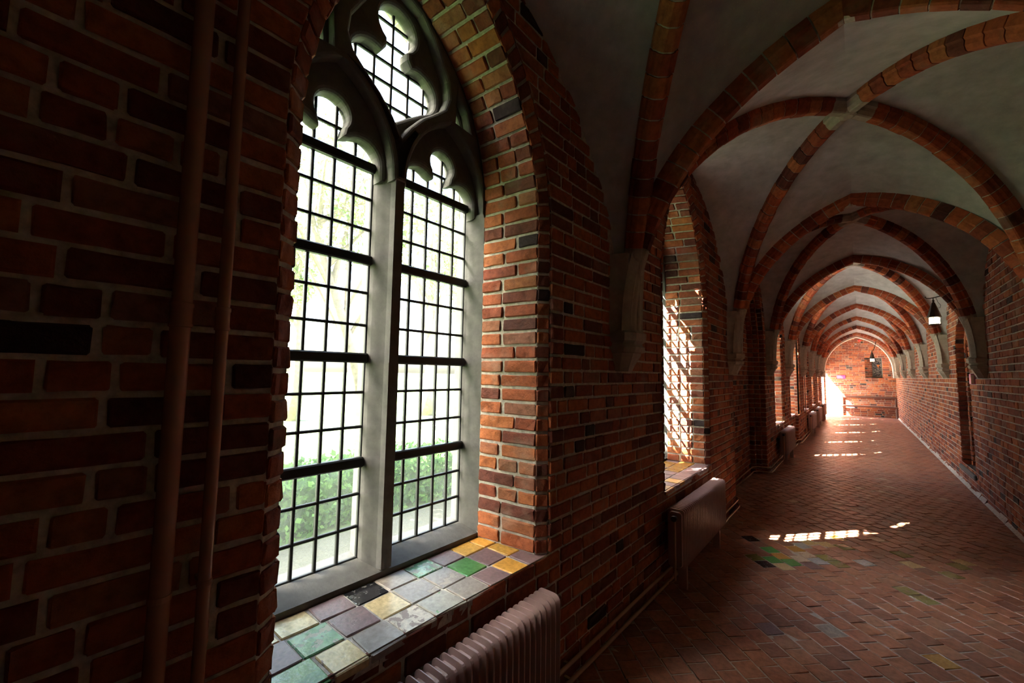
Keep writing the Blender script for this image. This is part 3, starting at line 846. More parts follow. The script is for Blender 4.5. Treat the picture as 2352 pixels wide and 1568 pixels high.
# ------------------------------------------------------------------ windows
BARS = [1.18, 1.657, 2.122, 2.575]
def circ(cx, cz, r, a0, a1, n=10): return [(cx+r*math.cos(math.radians(lerp(a0, a1, i/n))), cz+r*math.sin(math.radians(lerp(a0, a1, i/n)))) for i in range(n+1)]
def light_hole(c, cusped, hw=.24):
    z0 = 2.50
    if not cusped:   # plain pointed head
        hw2 = hw+.030; r = .47; tm = math.acos((r-hw2)/r); zs = 2.52
        rt = [(c+hw2-r+r*math.cos(tm*i/10), zs+r*math.sin(tm*i/10)) for i in range(11)]
        lt = [(2*c-x, z) for x, z in rt[::-1][1:]]
        return [(c-hw2, z0), (c+hw2, z0)]+rt+lt
    p = [(c-hw, z0), (c+hw, z0)]
    rt = circ(c+.145, 2.575, .095, 0, 128, 9)                       # right side lobe
    top = circ(c, 2.735, .078, -38, 218, 16)                        # upper lobe
    lt = [(2*c-x, z) for x, z in rt[::-1]]
    return p+rt+[(c+.052, 2.640)]+top+[(c-.052, 2.640)]+lt
def soufflet(cusped):
    if not cusped:
        p = [(0, 2.735)]
        p += [(.05, 2.81), (.12, 2.89), (.20, 2.955), (.26, 3.01), (.285, 3.08), (.275, 3.17), (.225, 3.26), (.17, 3.36), (.10, 3.44), (0, 3.475)]
        return p+[(-x, z) for x, z in p[::-1][1:-1]]
    rt = [(0, 2.835), (.075, 2.895), (.15, 2.95)]+circ(.135, 3.065, .108, -65, 118, 12)+[(.058, 3.198)]
    top = circ(0, 3.33, .108, -58, 238, 18)
    return rt+top+[(-x, z) for x, z in rt[::-1][:-1]]
def corner_hole(s):
    return [(s*.36, 2.985), (s*.455, 2.985), (s*.41, 3.075), (s*.375, 3.10)][::s]
def flat_curve(outer, holes, thick, bevel):
    cu = bpy.data.curves.new('t', 'CURVE'); cu.dimensions = '2D'; cu.fill_mode = 'BOTH'; cu.extrude = max(.001, thick/2-bevel); cu.bevel_depth = bevel; cu.bevel_resolution = 3; cu.offset = -bevel
    for poly in [outer]+holes:
        sp = cu.splines.new('POLY'); sp.points.add(len(poly)-1); sp.use_cyclic_u = True
        for pt, (x, z) in zip(sp.points, poly): pt.co = (x, z, 0, 1)
    ob = bpy.data.objects.new('t', cu); COL.objects.link(ob)
    dg = bpy.context.evaluated_depsgraph_get(); me = bpy.data.meshes.new_from_object(ob.evaluated_get(dg))
    v = np.zeros(len(me.vertices)*3); me.vertices.foreach_get('co', v); v = v.reshape(-1, 3); f = [tuple(p.vertices) for p in me.polygons]
    bpy.data.objects.remove(ob); bpy.data.curves.remove(cu); bpy.data.meshes.remove(me)
    return v, f
def head_outline(hw, z0, zs, r, cusped):
    A = Arch(0, hw, z0, zs, r); tm = math.acos((r-hw)/r)
    rt = [(hw-r+r*math.cos(tm*i/16), zs+r*math.sin(tm*i/16)) for i in range(17)]
    n = []
    for c in (-.31, .31): h = light_hole(c, cusped); n += [h[0]]+h[2:][::-1]+[h[1]]
    return [(-hw, z0)]+n+[(hw, z0)]+rt+[(-x, z) for x, z in rt[::-1][1:]]
TRAC = None
SILL_ROWS = [['cream', 'purple', 'black', 'grey', 'mint', 'purple', 'ochre', 'orange'],
             ['purple', 'mint', 'purple', 'cream', 'grey', 'grey', 'green', 'purple', 'ochre'],
             ['green', 'cream', 'grey', 'mottled', 'greygreen', 'grey', 'purple', 'orange', 'purple']]
SILL_CUTS = [[.50, .62, .757, .90, 1.045, 1.188, 1.332, 1.475, 1.612, 1.70], [.50, .632, .774, .915, 1.045, 1.20, 1.343, 1.476, 1.617, 1.72], [.45, .655, .78, .922, 1.054, 1.205, 1.352, 1.492, 1.614, 1.79]]
def slab(mb, lo, hi, b):
    mb.bbox(lo, hi, b)
def make_window(num, c, detail):
    global TRAC
    xo = XOUT if c < 13.2 else XOUT2; xw = XL(c); xb = xw-.41; xg = xb-.14        # wall face, back of the brick reveal, glass
    face, arris, back = win_arches(c)
    root = empty('window_%d' % num, (xw, c, Z_SILL), None, 'window', kind='structure')
    labs = {1: 'large leaded gothic window with stone tracery over a coloured tile sill', 2: 'second arched window from the viewer, its brick jamb dappled by sun', 3: 'third arched window, bright yellow reveal beyond the stepped recess'}
    root['label'] = labs.get(num, '%s arched window from the viewer on the left wall' % ORD[num-1])
    core = MB(); specs = []
    nfix = lambda m: V(.15, c-m[1], 1.9-m[2])
    for side in (-1, 1):
        sp, st = ruled_bricks(arris, back, lambda d, z: V(xw-.04, c+d, z), lambda d, z: V(xb, c+d, z), 2.35,
                              [[(0, .36), (.36, 1)], [(0, .62), (.62, 1)], [(0, .3), (.3, .66), (.66, 1)], [(0, .58), (.58, 1)]], side, zf=Z_SILL, nfix=nfix)
        specs += sp
        for q in st: core.quad(*[p for p in q])
        sp, st = ruled_bricks(face, arris, lambda d, z: V(xw+.002, c+d, z), lambda d, z: V(xw-.04, c+d, z), 2.35, [[(0, 1)]], side, zf=Z_SILL, nfix=nfix)
        specs += sp
        for q in st: core.quad(*[p for p in q])
        # outer half of the opening, behind the glass
        _, st = ruled_bricks(back, back, lambda d, z: V(xb+.01, c+d, z), lambda d, z: V(xo, c+d, z), 2.35, [[(0, 1)]], side, zf=Z_SILL, nfix=nfix)
        strips_mesh(core, st)
    core.quad(V(xo-.05, c-.62, Z_SILL-.03), V(xw-.02, c-.72, Z_SILL-.03), V(xw-.02, c+.72, Z_SILL-.03), V(xo-.05, c+.62, Z_SILL-.03))
    core.build('mortar_bed', M_MORTAR, root)
    emit_bricks(specs, root, M_BRICK, limit=300 if detail else 0, proud=.004, b=.007, rough=.005)
    # stone: sloping sill, jambs, mullion, tracery
    mb = MB(); mb.add([(xb-.005, c-.60, Z_SILL-.02), (xb-.005, c+.60, Z_SILL-.02), (xb-.005, c+.60, Z_SILL+.022), (xb-.005, c-.60, Z_SILL+.022),
                       (xg-.06, c-.60, Z_SILL-.02), (xg-.06, c+.60, Z_SILL-.02), (xg-.06, c+.60, Z_SILL+.07), (xg-.06, c-.60, Z_SILL+.07),
                       (xg+.02, c-.60, Z_SILL+.058), (xg+.02, c+.60, Z_SILL+.058)],
                      [(0, 1, 2, 3), (3, 2, 9, 8), (8, 9, 6, 7), (7, 6, 5, 4), (4, 5, 1, 0), (0, 3, 8, 7, 4), (1, 5, 6, 9, 2)])
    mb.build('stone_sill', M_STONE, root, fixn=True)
    def mullion(z0, z1):
        mb = MB(); hb, hf_ = (.070, .026) if z0 < 1 else (.0685, .0245)
        mb.prism([(xg-.055, c-hb), (xg+.015, c-hb), (xg+.035, c-hb+.006), (xb-.035, c-hf_-.006), (xb-.004, c-hf_), (xb-.004, c+hf_), (xb-.035, c+hf_+.006), (xg+.035, c+hb-.006), (xg+.015, c+hb), (xg-.055, c+hb)], z0, z1)
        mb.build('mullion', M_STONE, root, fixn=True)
    mullion(Z_SILL+.03, BARS[1]-.02); mullion(BARS[1]-.02, 2.53)
    for s in (-1, 1):
        for z0, z1 in ((Z_SILL+.03, BARS[1]-.02), (BARS[1]-.02, 2.53)):
            mb = MB(); mb.prism([(xg-.055, c+s*.550), (xg+.015, c+s*.550), (xg+.03, c+s*.556), (xb-.03, c+s*.574), (xb-.002, c+s*.579), (xb-.002, c+s*.62), (xg-.055, c+s*.62)], z0, z1)
            mb.build('jamb_stone', M_STONE, root, fixn=True)
    if TRAC is None:
        lights = [(-.31), (.31)]
        t1 = flat_curve(head_outline(.585, 2.50, 2.60, 1.02, True), [soufflet(True), corner_hole(1), corner_hole(-1)], .10, .030)
        def grow(pl): return pl
        t2 = flat_curve(head_outline(.585, 2.50, 2.60, 1.02, False), [soufflet(False)]+
                        [[(s*.345, 2.975), (s*.47, 2.965), (s*.43, 3.075), (s*.36, 3.16)][::s] for s in (1, -1)], .085, .024)
        TRAC = (t1, t2)
    for nm, (v, f), xx in (('cusped_tracery', TRAC[0], xg+.03), ('tracery', TRAC[1], xb-.040)):
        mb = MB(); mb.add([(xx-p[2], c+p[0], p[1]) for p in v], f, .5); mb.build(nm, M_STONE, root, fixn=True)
    # iron saddle bars
    for z in BARS:
        for s in (-1, 1):
            mb = MB(); mb.bbox((xg-.004, c+s*.31-.245, z-.023), (xg+.030, c+s*.31+.245, z+.023), .006); mb.build('saddle_bar', M_IRON, root)
    # leaded panes
    zr = [Z_SILL+.055]+BARS
    cells = []; bars = []
    for s in (-1, 1):
        y0 = c+s*.31-.241; y1 = y0+.482; ys = [lerp(y0, y1, i/5) for i in range(6)]
        for a, b in zip(zr[:-1], zr[1:]):
            for r_ in range(3):
                for q in range(5): cells.append((ys[q], ys[q+1], lerp(a, b, r_/3), lerp(a, b, (r_+1)/3)))
        for r_ in range(2):
            for q in range(5): cells.append((ys[q], ys[q+1], 2.575+r_*.13, 2.575+(r_+1)*.13))
        for y in ys: bars.append(('v', y, zr[0], 2.84))
        for a, b in zip(zr[:-1], zr[1:]):
            for r_ in (1, 2): bars.append(('h', lerp(a, b, r_/3), y0, y1))
        bars.append(('h', 2.705, y0, y1)); bars.append(('h', zr[0]+.004, y0, y1))
    for q in range(-3, 3):
        for r_ in range(6): cells.append((c+q*.1+.01, c+(q+1)*.1+.01, 2.84+r_*.108, 2.84+(r_+1)*.108))
    for q in range(-3, 4): bars.append(('v', c+q*.1+.01, 2.84, 3.48))
    for r_ in range(7): bars.append(('h', 2.84+r_*.108, c-.29, c+.31))
    for s in (-1, 1): cells.append((c+s*.42-.08, c+s*.42+.08, 2.95, 3.13))
    frames = {}
    for key, (fa, fb, fz0, fz1) in {'L': (c-.31-.241, c-.31+.241, zr[0], 2.84), 'R': (c+.31-.241, c+.31+.241, zr[0], 2.84), 'T': (c-.29, c+.31, 2.84, 3.488)}.items():
        mb = MB()
        for lo, hi in (((xg-.012, fa-.012, fz0), (xg+.004, fa, fz1)), ((xg-.012, fb, fz0), (xg+.004, fb+.012, fz1)), ((xg-.012, fa, fz0-.012), (xg+.004, fb, fz0)), ((xg-.012, fa, fz1), (xg+.004, fb, fz1+.012))): mb.box(lo, hi)
        frames[key] = mb.build('leaded_light', M_LEAD, root)
    def light_of(y, z): return frames['T'] if z > 2.86 else frames['L' if y < c else 'R']
    if detail:
        for (ya, yb, za, zb) in cells:
            mb = MB(); tx, tz = R.uniform(-.0015, .0015), R.uniform(-.0015, .0015)
            p = [V(xg+tx, ya, za), V(xg-tx, yb, za), V(xg-tx+tz, yb, zb), V(xg+tx+tz, ya, zb)]
            mb.add(p+[q-V(.003, 0, 0) for q in p], [(0,1,2,3),(7,6,5,4),(0,4,5,1),(1,5,6,2),(2,6,7,3),(3,7,4,0)]); mb.build('pane', M_GLASS, light_of((ya+yb)/2, (za+zb)/2))
        for (t, p, a, b) in bars:
            mb = MB(); w = .0066
            if t == 'v': mb.bbox((xg-.007, p-w, a), (xg+.011, p+w, b), .003)
            else: mb.bbox((xg-.006, a, p-w), (xg+.010, b, p+w), .003)
            mb.build('glazing_bar', M_LEAD, light_of(*((p, (a+b)/2 if b > 3 else 1.5) if t == 'v' else ((a+b)/2 if p < 2.835 else c, p+.03))))
    else:
        mb = MB()
        for (ya, yb, za, zb) in cells: mb.quad(V(xg, ya, za), V(xg, yb, za), V(xg, yb, zb), V(xg, ya, zb))
        o = mb.build('panes', M_GLASS, root); o['kind'] = 'stuff'
        mb = MB()
        for (t, p, a, b) in bars:
            w = .0066
            if t == 'v': mb.box((xg-.007, p-w, a), (xg+.011, p+w, b))
            else: mb.box((xg-.006, a, p-w), (xg+.010, b, p+w))
        o = mb.build('glazing_bars', M_LEAD, root); o['kind'] = 'stuff'
    # outer edge frame of the glazing (iron)
    # tiled sill
    xs = [xw-.415, xw-.285, xw-.135, xw+.012]
    names = list(TM)
    if num <= 3:
        for r_ in range(3):
            cuts = SILL_CUTS[r_]
            for q in range(len(cuts)-1):
                if num == 1:
                    row = SILL_ROWS[r_]; k = q if len(row) == len(cuts)-1 else q-1; key = row[max(0, k)]
                else: key = R.choice(['ochre', 'amber', 'purple', 'purple', 'amber', 'purple', 'amber', 'pale'])
                ya, yb = cuts[q]-1.105+c+.003, cuts[q+1]-1.105+c-.003
                mb = MB(); P = [V(xs[r_]+.003, ya, Z_SILL), V(xs[r_+1]-.003, ya, Z_SILL), V(xs[r_+1]-.003, yb, Z_SILL), V(xs[r_]+.003, yb, Z_SILL)]
                P = [p+V(R.uniform(-.003, .003), R.uniform(-.003, .003), R.uniform(-.0025, .0015)) for p in P]
                if r_ == 2 and R.random() < .5: P[1] = P[1]-V(R.uniform(.0, .012), 0, 0)
                brick_hi(mb, P, V(0, 0, 1), 0.0, .022, .005, None, .0012); mb.build('sill_tile', TM[key], root)
        mb = MB(); mb.box((xw-.42, c-.60, Z_SILL-.045), (xw+.004, c+.675, Z_SILL-.006)); mb.build('sill_bed', M_MORTAR, root)
    else:
        mb = MB(); mb.bbox((xw-.42, c-.62, Z_SILL-.03), (xw+.01, c+.66, Z_SILL), .004); mb.build('sill_slab', TM['purple'], root)
for num, c in WINS: make_window(num, c, num <= 2)

# ------------------------------------------------------------------ radiators
def outline_rr(x0, x1, z0, z1, r, n=4):
    p = []
    for cx, cz, a in ((x1-r, z1-r, 0), (x0+r, z1-r, 90), (x0+r, z0+r, 180), (x1-r, z0+r, 270)):
        for i in range(n+1):
            q = math.radians(a+90*i/n); p.append((cx+r*math.cos(q), cz+r*math.sin(q)))
    return p
def section_mesh(mb, y, d, h, pitch):
    lv = [(-pitch/2, .021), (-pitch*.24, .017), (-.0042, .006), (-.0018, 0), (.0018, 0), (.0042, .006), (pitch*.24, .017), (pitch/2, .021)]
    v = []; m = None
    for (o, ins) in lv:
        pl = outline_rr(ins, d-ins, ins, h-ins, .030-ins*.4); m = len(pl); v += [(x, y+o, z) for x, z in pl]
    f = [tuple(range(m))[::-1], tuple((len(lv)-1)*m+i for i in range(m))]
    for k in range(len(lv)-1):
        for i in range(m): f.append((k*m+i, k*m+(i+1) % m, (k+1)*m+(i+1) % m, (k+1)*m+i))
    mb.add(v, f, .5)
def radiator(y0, y1, xw, label, single, ztop=.615, zbot=.19, gap=.06, d=.125):
    x0 = xw+gap; root = empty('radiator', (x0+d/2, (y0+y1)/2, 0), label, 'radiator', 'column radiators under the windows')
    pitch = .0365; n = int((y1-y0)/pitch); h = ztop-zbot
    if single:
        mb = MB(); section_mesh(mb, 0, d, h, pitch); first = mb.build('section', M_RAD, root, origin=(0, 0, 0), fixn=True)
        place(first, V(x0, y0+pitch/2, zbot), root)
        for i in range(1, n): inst(first, 'section', V(x0, y0+(i+.5)*pitch, zbot), root)
    else:
        mb = MB()
        for i in range(n): section_mesh(mb, y0+(i+.5)*pitch, d, h, pitch)
        mb.v = [(x+x0, y, z+zbot) for x, y, z in mb.v]; o = mb.build('sections', M_RAD, root, fixn=True); o['kind'] = 'stuff'
    for y in (y0+.15, y1-.15):
        mb = MB(); mb.bbox((xw-.004, y-.015, zbot+.25), (x0+.03, y+.015, zbot+.28), .004); mb.build('wall_bracket', M_IRON, root)
        mb = MB(); mb.bbox((x0+.03, y-.012, 0.0), (x0+d-.03, y+.012, zbot+.025), .004); mb.build('leg', M_RAD, root)
    mb = MB(); mb.tube([(x0+d*.5, y0-.045, ztop-.06), (x0+d*.5, y0-.03, ztop-.06), (x0+d*.5, y0+.004, ztop-.06)], [.02, .022, .012], 10); mb.build('valve_knob', M_KNOB, root)
    mb = MB(); mb.tube([(x0+d*.5, y0-.02, ztop-.06), (x0+d*.5, y0-.022, .12), (x0+.02, y0-.022, .085)], .008, 8); mb.build('feed_pipe', M_PIPE2, root)
    return root
radiator(0.42, 1.66, -1.23, 'ribbed mauve column radiator below the large leaded window', True)
radiator(3.16, 4.42, -1.18, 'ribbed mauve column radiator below the sun-dappled second window', True)
radiator(8.95, 10.15, -1.17, 'column radiator with white-lit top beyond the stepped recess', True)
for i, (y0, y1) in enumerate(((13.85, 14.95), (16.35, 17.45), (18.95, 20.05))):
    radiator(y0, y1, -1.11, ['small far radiator next to the vertical pipe on the left wall', 'small far radiator between two others on the left wall', 'farthest radiator on the left wall near the garden door'][i], False)

# ------------------------------------------------------------------ pipes
def vpipe(y, r, x, label):
    root = empty('heating_pipe', (x, y, 0), label, 'pipe', 'upright pipes beside the big window')
    mb = MB(); mb.tube([(x, y, 0.0), (x, y, 3.45)], r, 20); mb.build('pipe_run', M_PIPE, root, smooth=True)
    mb = MB(); mb.lathe([(r+.0005, 1.69), (r+.003, 1.692), (r+.003, 1.698), (r+.0015, 1.70), (r+.0015, 1.735), (r+.003, 1.737), (r+.003, 1.745), (r+.0005, 1.747)], (x, y, 0), 20); mb.build('coupling', M_PIPE, root, smooth=True)
    for z in (1.1, 2.6):
        mb = MB(); mb.lathe([(r+.002, z), (r+.002, z+.012)], (x, y, 0), 16); mb.bbox((-1.24, y-.008, z), (x-r*.8, y+.008, z+.012), .002); mb.build('pipe_clip', M_PIPE, root)
vpipe(0.222, .0195, -1.165, 'thick brown painted upright pipe left of the big window')
vpipe(0.304, .0135, -1.175, 'thinner brown painted upright pipe closest to the big window')
def fpipe(dx, z, label):
    p = [(-1.195+dx, -2.6), (-1.195+dx, 1.1), (-1.145+dx, 3.95), (-1.145+dx, 5.62), (-1.17+dx, 5.72), (-1.365+dx, 5.80), (-1.365+dx, 7.82), (-1.30+dx, 7.92), (-1.13+dx, 7.95), (-1.125+dx, 8.10), (-1.125+dx, 11.98), (-1.065+dx, 12.1), (-1.065+dx, 21.2)]
    root = empty('floor_pipe', (p[0][0], 2, 0), label, 'pipe', 'heating pipes along the foot of the left wall')
    mb = MB(); mb.tube([(x, y, z) for x, y in p], .011, 10); mb.build('pipe_run', M_PIPE2, root, smooth=True)
    for y in (.4, 1.9, 3.2, 4.8):
        mb = MB(); mb.box((XL(y)+.0, y-.008, z-.006), (XL(y)+.04+dx, y+.008, z+.006)); mb.build('pipe_clip', M_PIPE2, root)
fpipe(0.0, .115, 'upper of two thin heating pipes along the wall foot')
fpipe(0.015, .045, 'lower of two thin heating pipes along the wall foot')
root = empty('upright_pipe', (-1.07, 13.55, 0), 'far dark red upright pipe on the left wall before small radiators', 'pipe')
mb = MB(); mb.tube([(-1.07, 13.55, 0), (-1.07, 13.55, 1.62)], .014, 10); mb.build('pipe_run', M_PIPE, root)
mb = MB(); mb.bbox((-1.12, 13.54, 1.0), (-1.075, 13.56, 1.02), .002); mb.build('pipe_clip', M_PIPE, root)

# ------------------------------------------------------------------ lanterns
def emis(name, col, st):
    m, n, l, b = mat(name); b.inputs['Base Color'].default_value = (*col, 1); b.inputs['Emission Color'].default_value = (*col, 1); b.inputs['Emission Strength'].default_value = st; return m
M_LAMP = emis('lantern_light', (1.0, 0.82, 0.50), 14.0)
def lantern(x, y, zt, wall_end, label, s=1.0):
    root = empty('lantern', (x, y, zt-.36*s), label, 'lantern', 'hanging lanterns')
    mb = MB(); mb.lathe([(.012*s, 0), (.018*s, -.012*s), (.012*s, -.03*s), (.022*s, -.045*s), (.080*s, -.255*s), (.082*s, -.262*s), (.066*s, -.262*s)], (x, y, zt), 8); mb.build('cone_hood', M_COPPER, root)
    mb = MB(); mb.lathe([(.060*s, -.263*s), (.060*s, -.365*s)], (x, y, zt), 16); mb.build('glass_drum', M_LAMP, root, smooth=True)
    mb = MB()
    for z in (-.268, -.316, -.366): mb.lathe([(.0635*s, (z-.004)*s), (.0665*s, (z-.004)*s), (.0665*s, (z+.004)*s), (.0635*s, (z+.004)*s)], (x, y, zt), 16)
    for q in range(6):
        a = q*math.pi/3+.3; px, py = x+.065*s*math.cos(a), y+.065*s*math.sin(a); mb.tube([(px, py, zt-.368*s), (px, py, zt-.262*s)], .003*s, 6)
    cage_o = mb.build('cage', M_COPPER, root)
    mb = MB(); mb.lathe([(.066*s, -.372*s), (.072*s, -.376*s), (.072*s, -.366*s), (.066*s, -.366*s)], (x, y, zt), 16); mb.build('bottom_ring', M_COPPER, cage_o)
    zb = zt+.035*s
    arm = [(x-.075*s, y, zb+.028*s), (x-.085*s, y, zb+.015*s), (x-.065*s, y, zb-.002), (x-.03*s, y, zb-.005), (x, y, zb), (x+.05*s, y, zb+.012), wall_end]
    mb = MB(); mb.tube(arm, [.003, .005, .006, .007, .007, .008, .010], 8); arm_o = mb.build('bracket_arm', M_IRON, root)
    mb = MB(); mb.tube([(x, y, zt-.005), (x, y, zb)], .006*s, 8); mb.build('hook', M_IRON, arm_o)
    mb = MB(); mb.tube([(x+.03*s, y, zb), (x+.05*s, y, zt-.04*s), (x+.075*s, y, zt-.08*s), (x+.07*s, y, zt-.12*s), (x+.045*s, y, zt-.125*s)], .0028*s, 6); mb.build('cable', M_IRON, arm_o)
lantern(.93, 8.75, 2.79, (1.245, 8.75, 2.90), 'lit iron lantern with cone hood on the right wall bracket, nearer one')
lantern(.47, 20.0, 2.58, (.60, 20.0, 2.95), 'small far lit lantern in front of the stained glass window')

# ------------------------------------------------------------------ bench, signs, detectors
def bench():
    root = empty('bench', (.38, 22.62, 0), 'dark red wooden bench along the brick end wall', 'bench')
    def part(nm, lo, hi): mb = MB(); mb.bbox(lo, hi, .006); mb.build(nm, M_WOOD, root)
    part('back_rail', (-.52, 22.80, .76), (1.235, 22.845, .845))
    part('seat', (-.52, 22.42, .40), (1.235, 22.80, .455))
    for x in (-.53, 1.17):
        part('leg', (x, 22.44, 0), (x+.06, 22.50, .40)); part('back_post', (x, 22.79, 0), (x+.06, 22.86, .90 if x < 0 else .80))
bench()
root = empty('wall_sign', (-.5, YE, 1.57), 'magenta information sign on the end wall left of stained glass', 'sign')
mb = MB(); mb.bbox((-.65, YE-.03, 1.57), (-.36, YE+.002, 1.72), .004); mb.build('sign_board', M_PINK, root)
for k in range(4):
    mb = MB(); mb.box((-.635, YE-.032, 1.685-k*.031), (-.635+[.13, .16, .20, .18][k], YE-.029, 1.694-k*.031)); mb.build('text_line', M_SIGNTEXT, root)
root = empty('wall_plaque', (XR-.02, 8.36, 1.54), 'small pale pink plaque on the right wall beside the niche', 'sign')
mb = MB(); mb.bbox((XR-.045, 8.31, 1.54), (XR+.0, 8.43, 1.68), .004); mb.build('plaque_body', M_PINK, root)
mb = MB(); mb.box((XR-.046, 8.306, 1.55), (XR-.012, 8.3105, 1.67)); mb.build('plaque_edge', M_SIGNTEXT, root)
root = empty('fire_alarm', (.16, YE, 3.2), 'round red alarm sounder high on the end wall', 'alarm')
mb = MB(); mb.tube([(.16, YE-.07, 3.20), (.16, YE-.05, 3.20), (.16, YE-.01, 3.20), (.16, YE+.004, 3.20)], [.03, .05, .055, .055], 16); mb.build('sounder', M_RED, root)
mb = MB(); mb.tube([(.16, YE-.074, 3.20), (.16, YE-.068, 3.20)], .012, 10); mb.build('lens', M_SIGNTEXT, root)
root = empty('motion_sensor', (.03, YE, 3.06), 'small grey sensor below the red alarm on the end wall', 'sensor')
mb = MB(); mb.bbox((-.01, YE-.05, 3.03), (.07, YE+.002, 3.10), .01); mb.build('sensor_body', M_GREY, root)
mb = MB(); mb.bbox((.0, YE-.054, 3.035), (.06, YE-.05, 3.06), .001); mb.build('sensor_lens', M_SIGNTEXT, root)

# ------------------------------------------------------------------ garden
mb = MB(); mb.box((-260, -200, -.30), (-4.1, 260, -.05)); tag(mb.build('lawn', M_LAWN), 'sunlit green lawn of the cloister garden', 'lawn', kind='structure')
mb = MB(); mb.box((-4.1, -60, -.30), (XOUT, 80, -.06)); tag(mb.build('gravel_path', M_GRAVEL), 'pale gravel path outside the windows', 'path', kind='structure')
mb = MB(); mb.box((-10.5, 8.2, -.20), (XOUT, 42, -.045)); tag(mb.build('bounce_paving', M_BOUNCE), 'unseen pale paving added outside the far windows to bounce sunlight in', 'terrace', kind='structure')  # added reflector: throws sunlight up through the far windows onto the vault
def leaves(mb, centre, rad, n, size, squash=1.0, shell=False):
    for _ in range(n):
        while True:
            p = V(R.uniform(-1, 1), R.uniform(-1, 1), R.uniform(-1, 1)); r = np.linalg.norm(p)
            if r < 1 and (not shell or r > .55): break
        c = np.array(centre)+p*np.array([rad, rad, rad*squash]); a = unit(V(R.gauss(0, 1), R.gauss(0, 1), R.gauss(0, 1))); b = unit(np.cross(a, V(R.gauss(0, 1), R.gauss(0, 1), R.gauss(0, 1))))
        s = size*R.uniform(.6, 1.3); mb.add([c-a*s, c-b*s*.5, c+a*s, c+b*s*.5], [(0, 1, 2, 3)])
def tree(base, lean, crown, label, nleaf, lsize, r0=.22, nb=14):
    """crown = [(centre, radius)]"""
    root = empty('garden_tree', base, label, 'tree', 'garden trees outside the windows')
    base = np.array(base, float); topp = base+V(*lean)
    pts = [lerp(base, topp, t)+V(.12*math.sin(5*t), .1*math.sin(4*t+1), 0) for t in np.linspace(0, 1, 9)]
    mb = MB(); mb.tube(pts, [lerp(r0, r0*.25, t) for t in np.linspace(0, 1, 9)], 9); mb.build('trunk', M_BARK, root, smooth=True)
    bm_ = MB(); tips = []
    for i in range(nb):
        c, r = crown[i % len(crown)]; t = R.uniform(.35, .95); p = lerp(base, topp, t)
        e = np.array(c)+unit(V(R.gauss(0, 1), R.gauss(0, 1), R.gauss(0, .7)))*r*R.uniform(.4, .95); m = (p+e)/2+V(0, 0, .2)
        bm_.tube([p, m, e], [r0*.28, r0*.15, r0*.04], 6); tips.append((m, e))
        for _ in range(7):
            q = lerp(m, e, R.random()); g = q+unit(V(R.gauss(0, 1), R.gauss(0, 1), R.gauss(0, .8)))*r*R.uniform(.25, .5); bm_.tube([q, (q+g)/2+V(0, 0, .06), g], [r0*.06, r0*.035, r0*.012], 4); tips.append((q, g))
    bm_.build('branches', M_BARK, root)
    lv = MB()
    for (m, e) in tips:
        for _ in range(max(1, nleaf//len(tips)//30)): 
            c = lerp(m, e, R.uniform(.3, 1.1)); leaves(lv, c, .42, 30, lsize)
    o = lv.build('foliage', M_LEAF, root); o['kind'] = 'stuff'
R.seed(11)
# crown that shades the big window and dapples the second one
tree((-10.3, -10.2, -.06), (-.4, .2, 16.2), [((-10.9, -10.6, 15.2), .85), ((-10.4, -10.0, 16.0), .85), ((-10.0, -9.6, 16.9), .55)], 'tall slender tree standing farthest left, shading the big window', 42000, .12, .26, 60)
tree((-10.6, -6.3, -.06), (0, -.6, 14.6), [((-10.6, -7.7, 15.7), .8)], 'thin-leaved tree beside the tall one, dappling the second window', 240, .08, .10, 3)
tree((-7.3, -2.9, -.06), (.1, 0, 5.4), [((-7.4, -3.2, 5.8), 1.9), ((-6.9, -2.2, 5.2), 1.7), ((-8.0, -1.6, 5.6), 1.7)], 'unseen round bushy tree added to shade the hedge and path outside', 30000, .11, .22, 36)  # out of view, added to keep the sun off hedge and path
tree((-13.2, -4.8, -.06), (.1, .2, 9.0), [((-13.0, -4.4, 8.6), 2.8), ((-12.2, -3.0, 7.4), 2.2), ((-13.8, -6.0, 9.4), 2.0)], 'unseen broad tree added behind the bushy one to shade the lawn', 26000, .12, .35, 36)  # out of view, added so less lawn bounce reaches the near bays
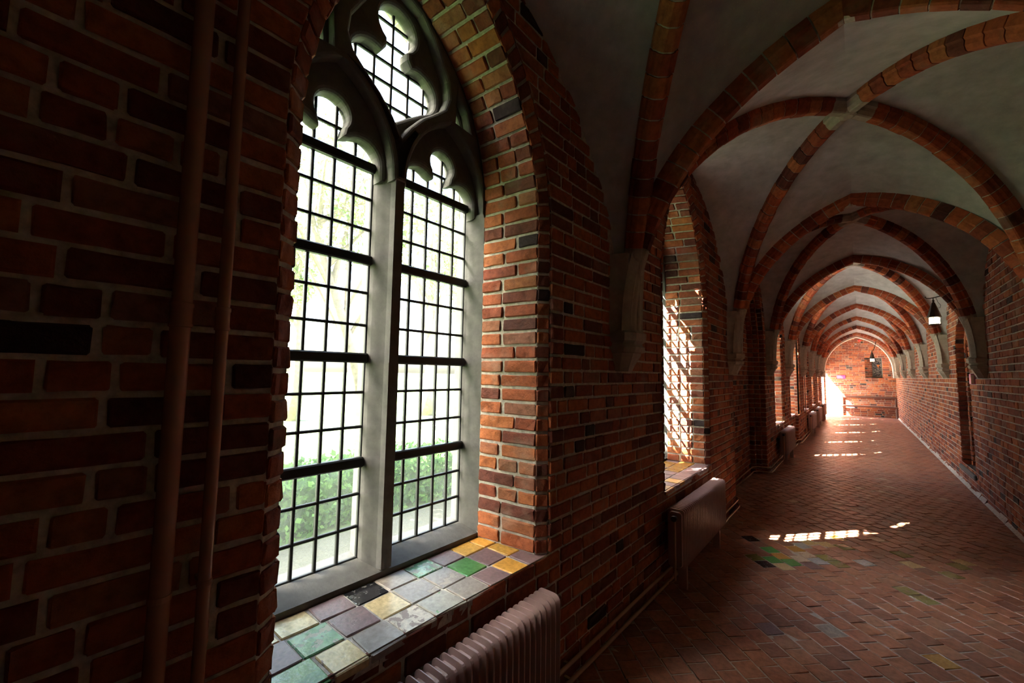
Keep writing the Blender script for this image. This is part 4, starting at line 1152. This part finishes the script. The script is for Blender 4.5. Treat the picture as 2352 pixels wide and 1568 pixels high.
tree((-7.0, 1.2, -.06), (.2, -.1, 6.8), [((-6.4, .3, 7.2), 1.4), ((-5.5, .1, 5.3), 1.1), ((-6.6, 1.0, 8.6), 1.2)], 'slim tree added straight out from the big window, its unseen crown cutting skylight', 34000, .12, .13, 40)  # added to hide sky from the near windows and dim those bays
tree((-8.8, 5.2, -.06), (.2, -1.6, 5.6), [((-8.8, 3.6, 6.2), 2.0), ((-8.2, 5.2, 5.6), 1.6)], 'leaning garden tree seen through the big window panes', 5000, .06, .2, 16)
tree((-12.5, 9.8, -.06), (0, .3, 7.5), [((-12.5, 9.5, 6.5), 2.6), ((-12, 11, 5.5), 2.0)], 'rounded garden tree farther back across the lawn', 7000, .08, .25, 16)
tree((-14.0, 5.6, -.06), (.3, 0, 7), [((-14, 5.6, 6.5), 2.8), ((-13.4, 4.2, 5.0), 2.0)], 'garden tree at the left across the lawn', 7000, .08, .25, 16)
def hedge(y0, y1, x0, x1, h, label):
    root = empty('box_hedge', ((x0+x1)/2, (y0+y1)/2, -.05), label, 'hedge')
    mb = MB(); mb.bbox((x0+.05, y0+.05, -.05), (x1-.05, y1-.05, h-.05), .08); mb.build('hedge_body', M_HEDGE, root)
    lv = MB()
    for _ in range(9000):
        f = R.random()
        if f < .45: c = V(x1+R.gauss(0, .03), R.uniform(y0, y1), R.uniform(-.04, h))
        elif f < .9: c = V(R.uniform(x0, x1), R.uniform(y0, y1), h+R.gauss(0, .03))
        else: c = V(R.uniform(x0, x1), R.choice((y0, y1))+R.gauss(0, .03), R.uniform(-.04, h))
        a = unit(V(R.gauss(0, 1), R.gauss(0, 1), R.gauss(0, 1))); b = unit(np.cross(a, V(R.gauss(0, 1), R.gauss(0, 1), R.gauss(0, 1)))); s = R.uniform(.025, .05)
        lv.add([c-a*s, c-b*s*.6, c+a*s, c+b*s*.6], [(0, 1, 2, 3)])
    o = lv.build('hedge_leaves', M_HEDGE, root); o['kind'] = 'stuff'
hedge(-.5, 6.2, -5.0, -4.25, .52, 'low clipped box hedge outside the big window')
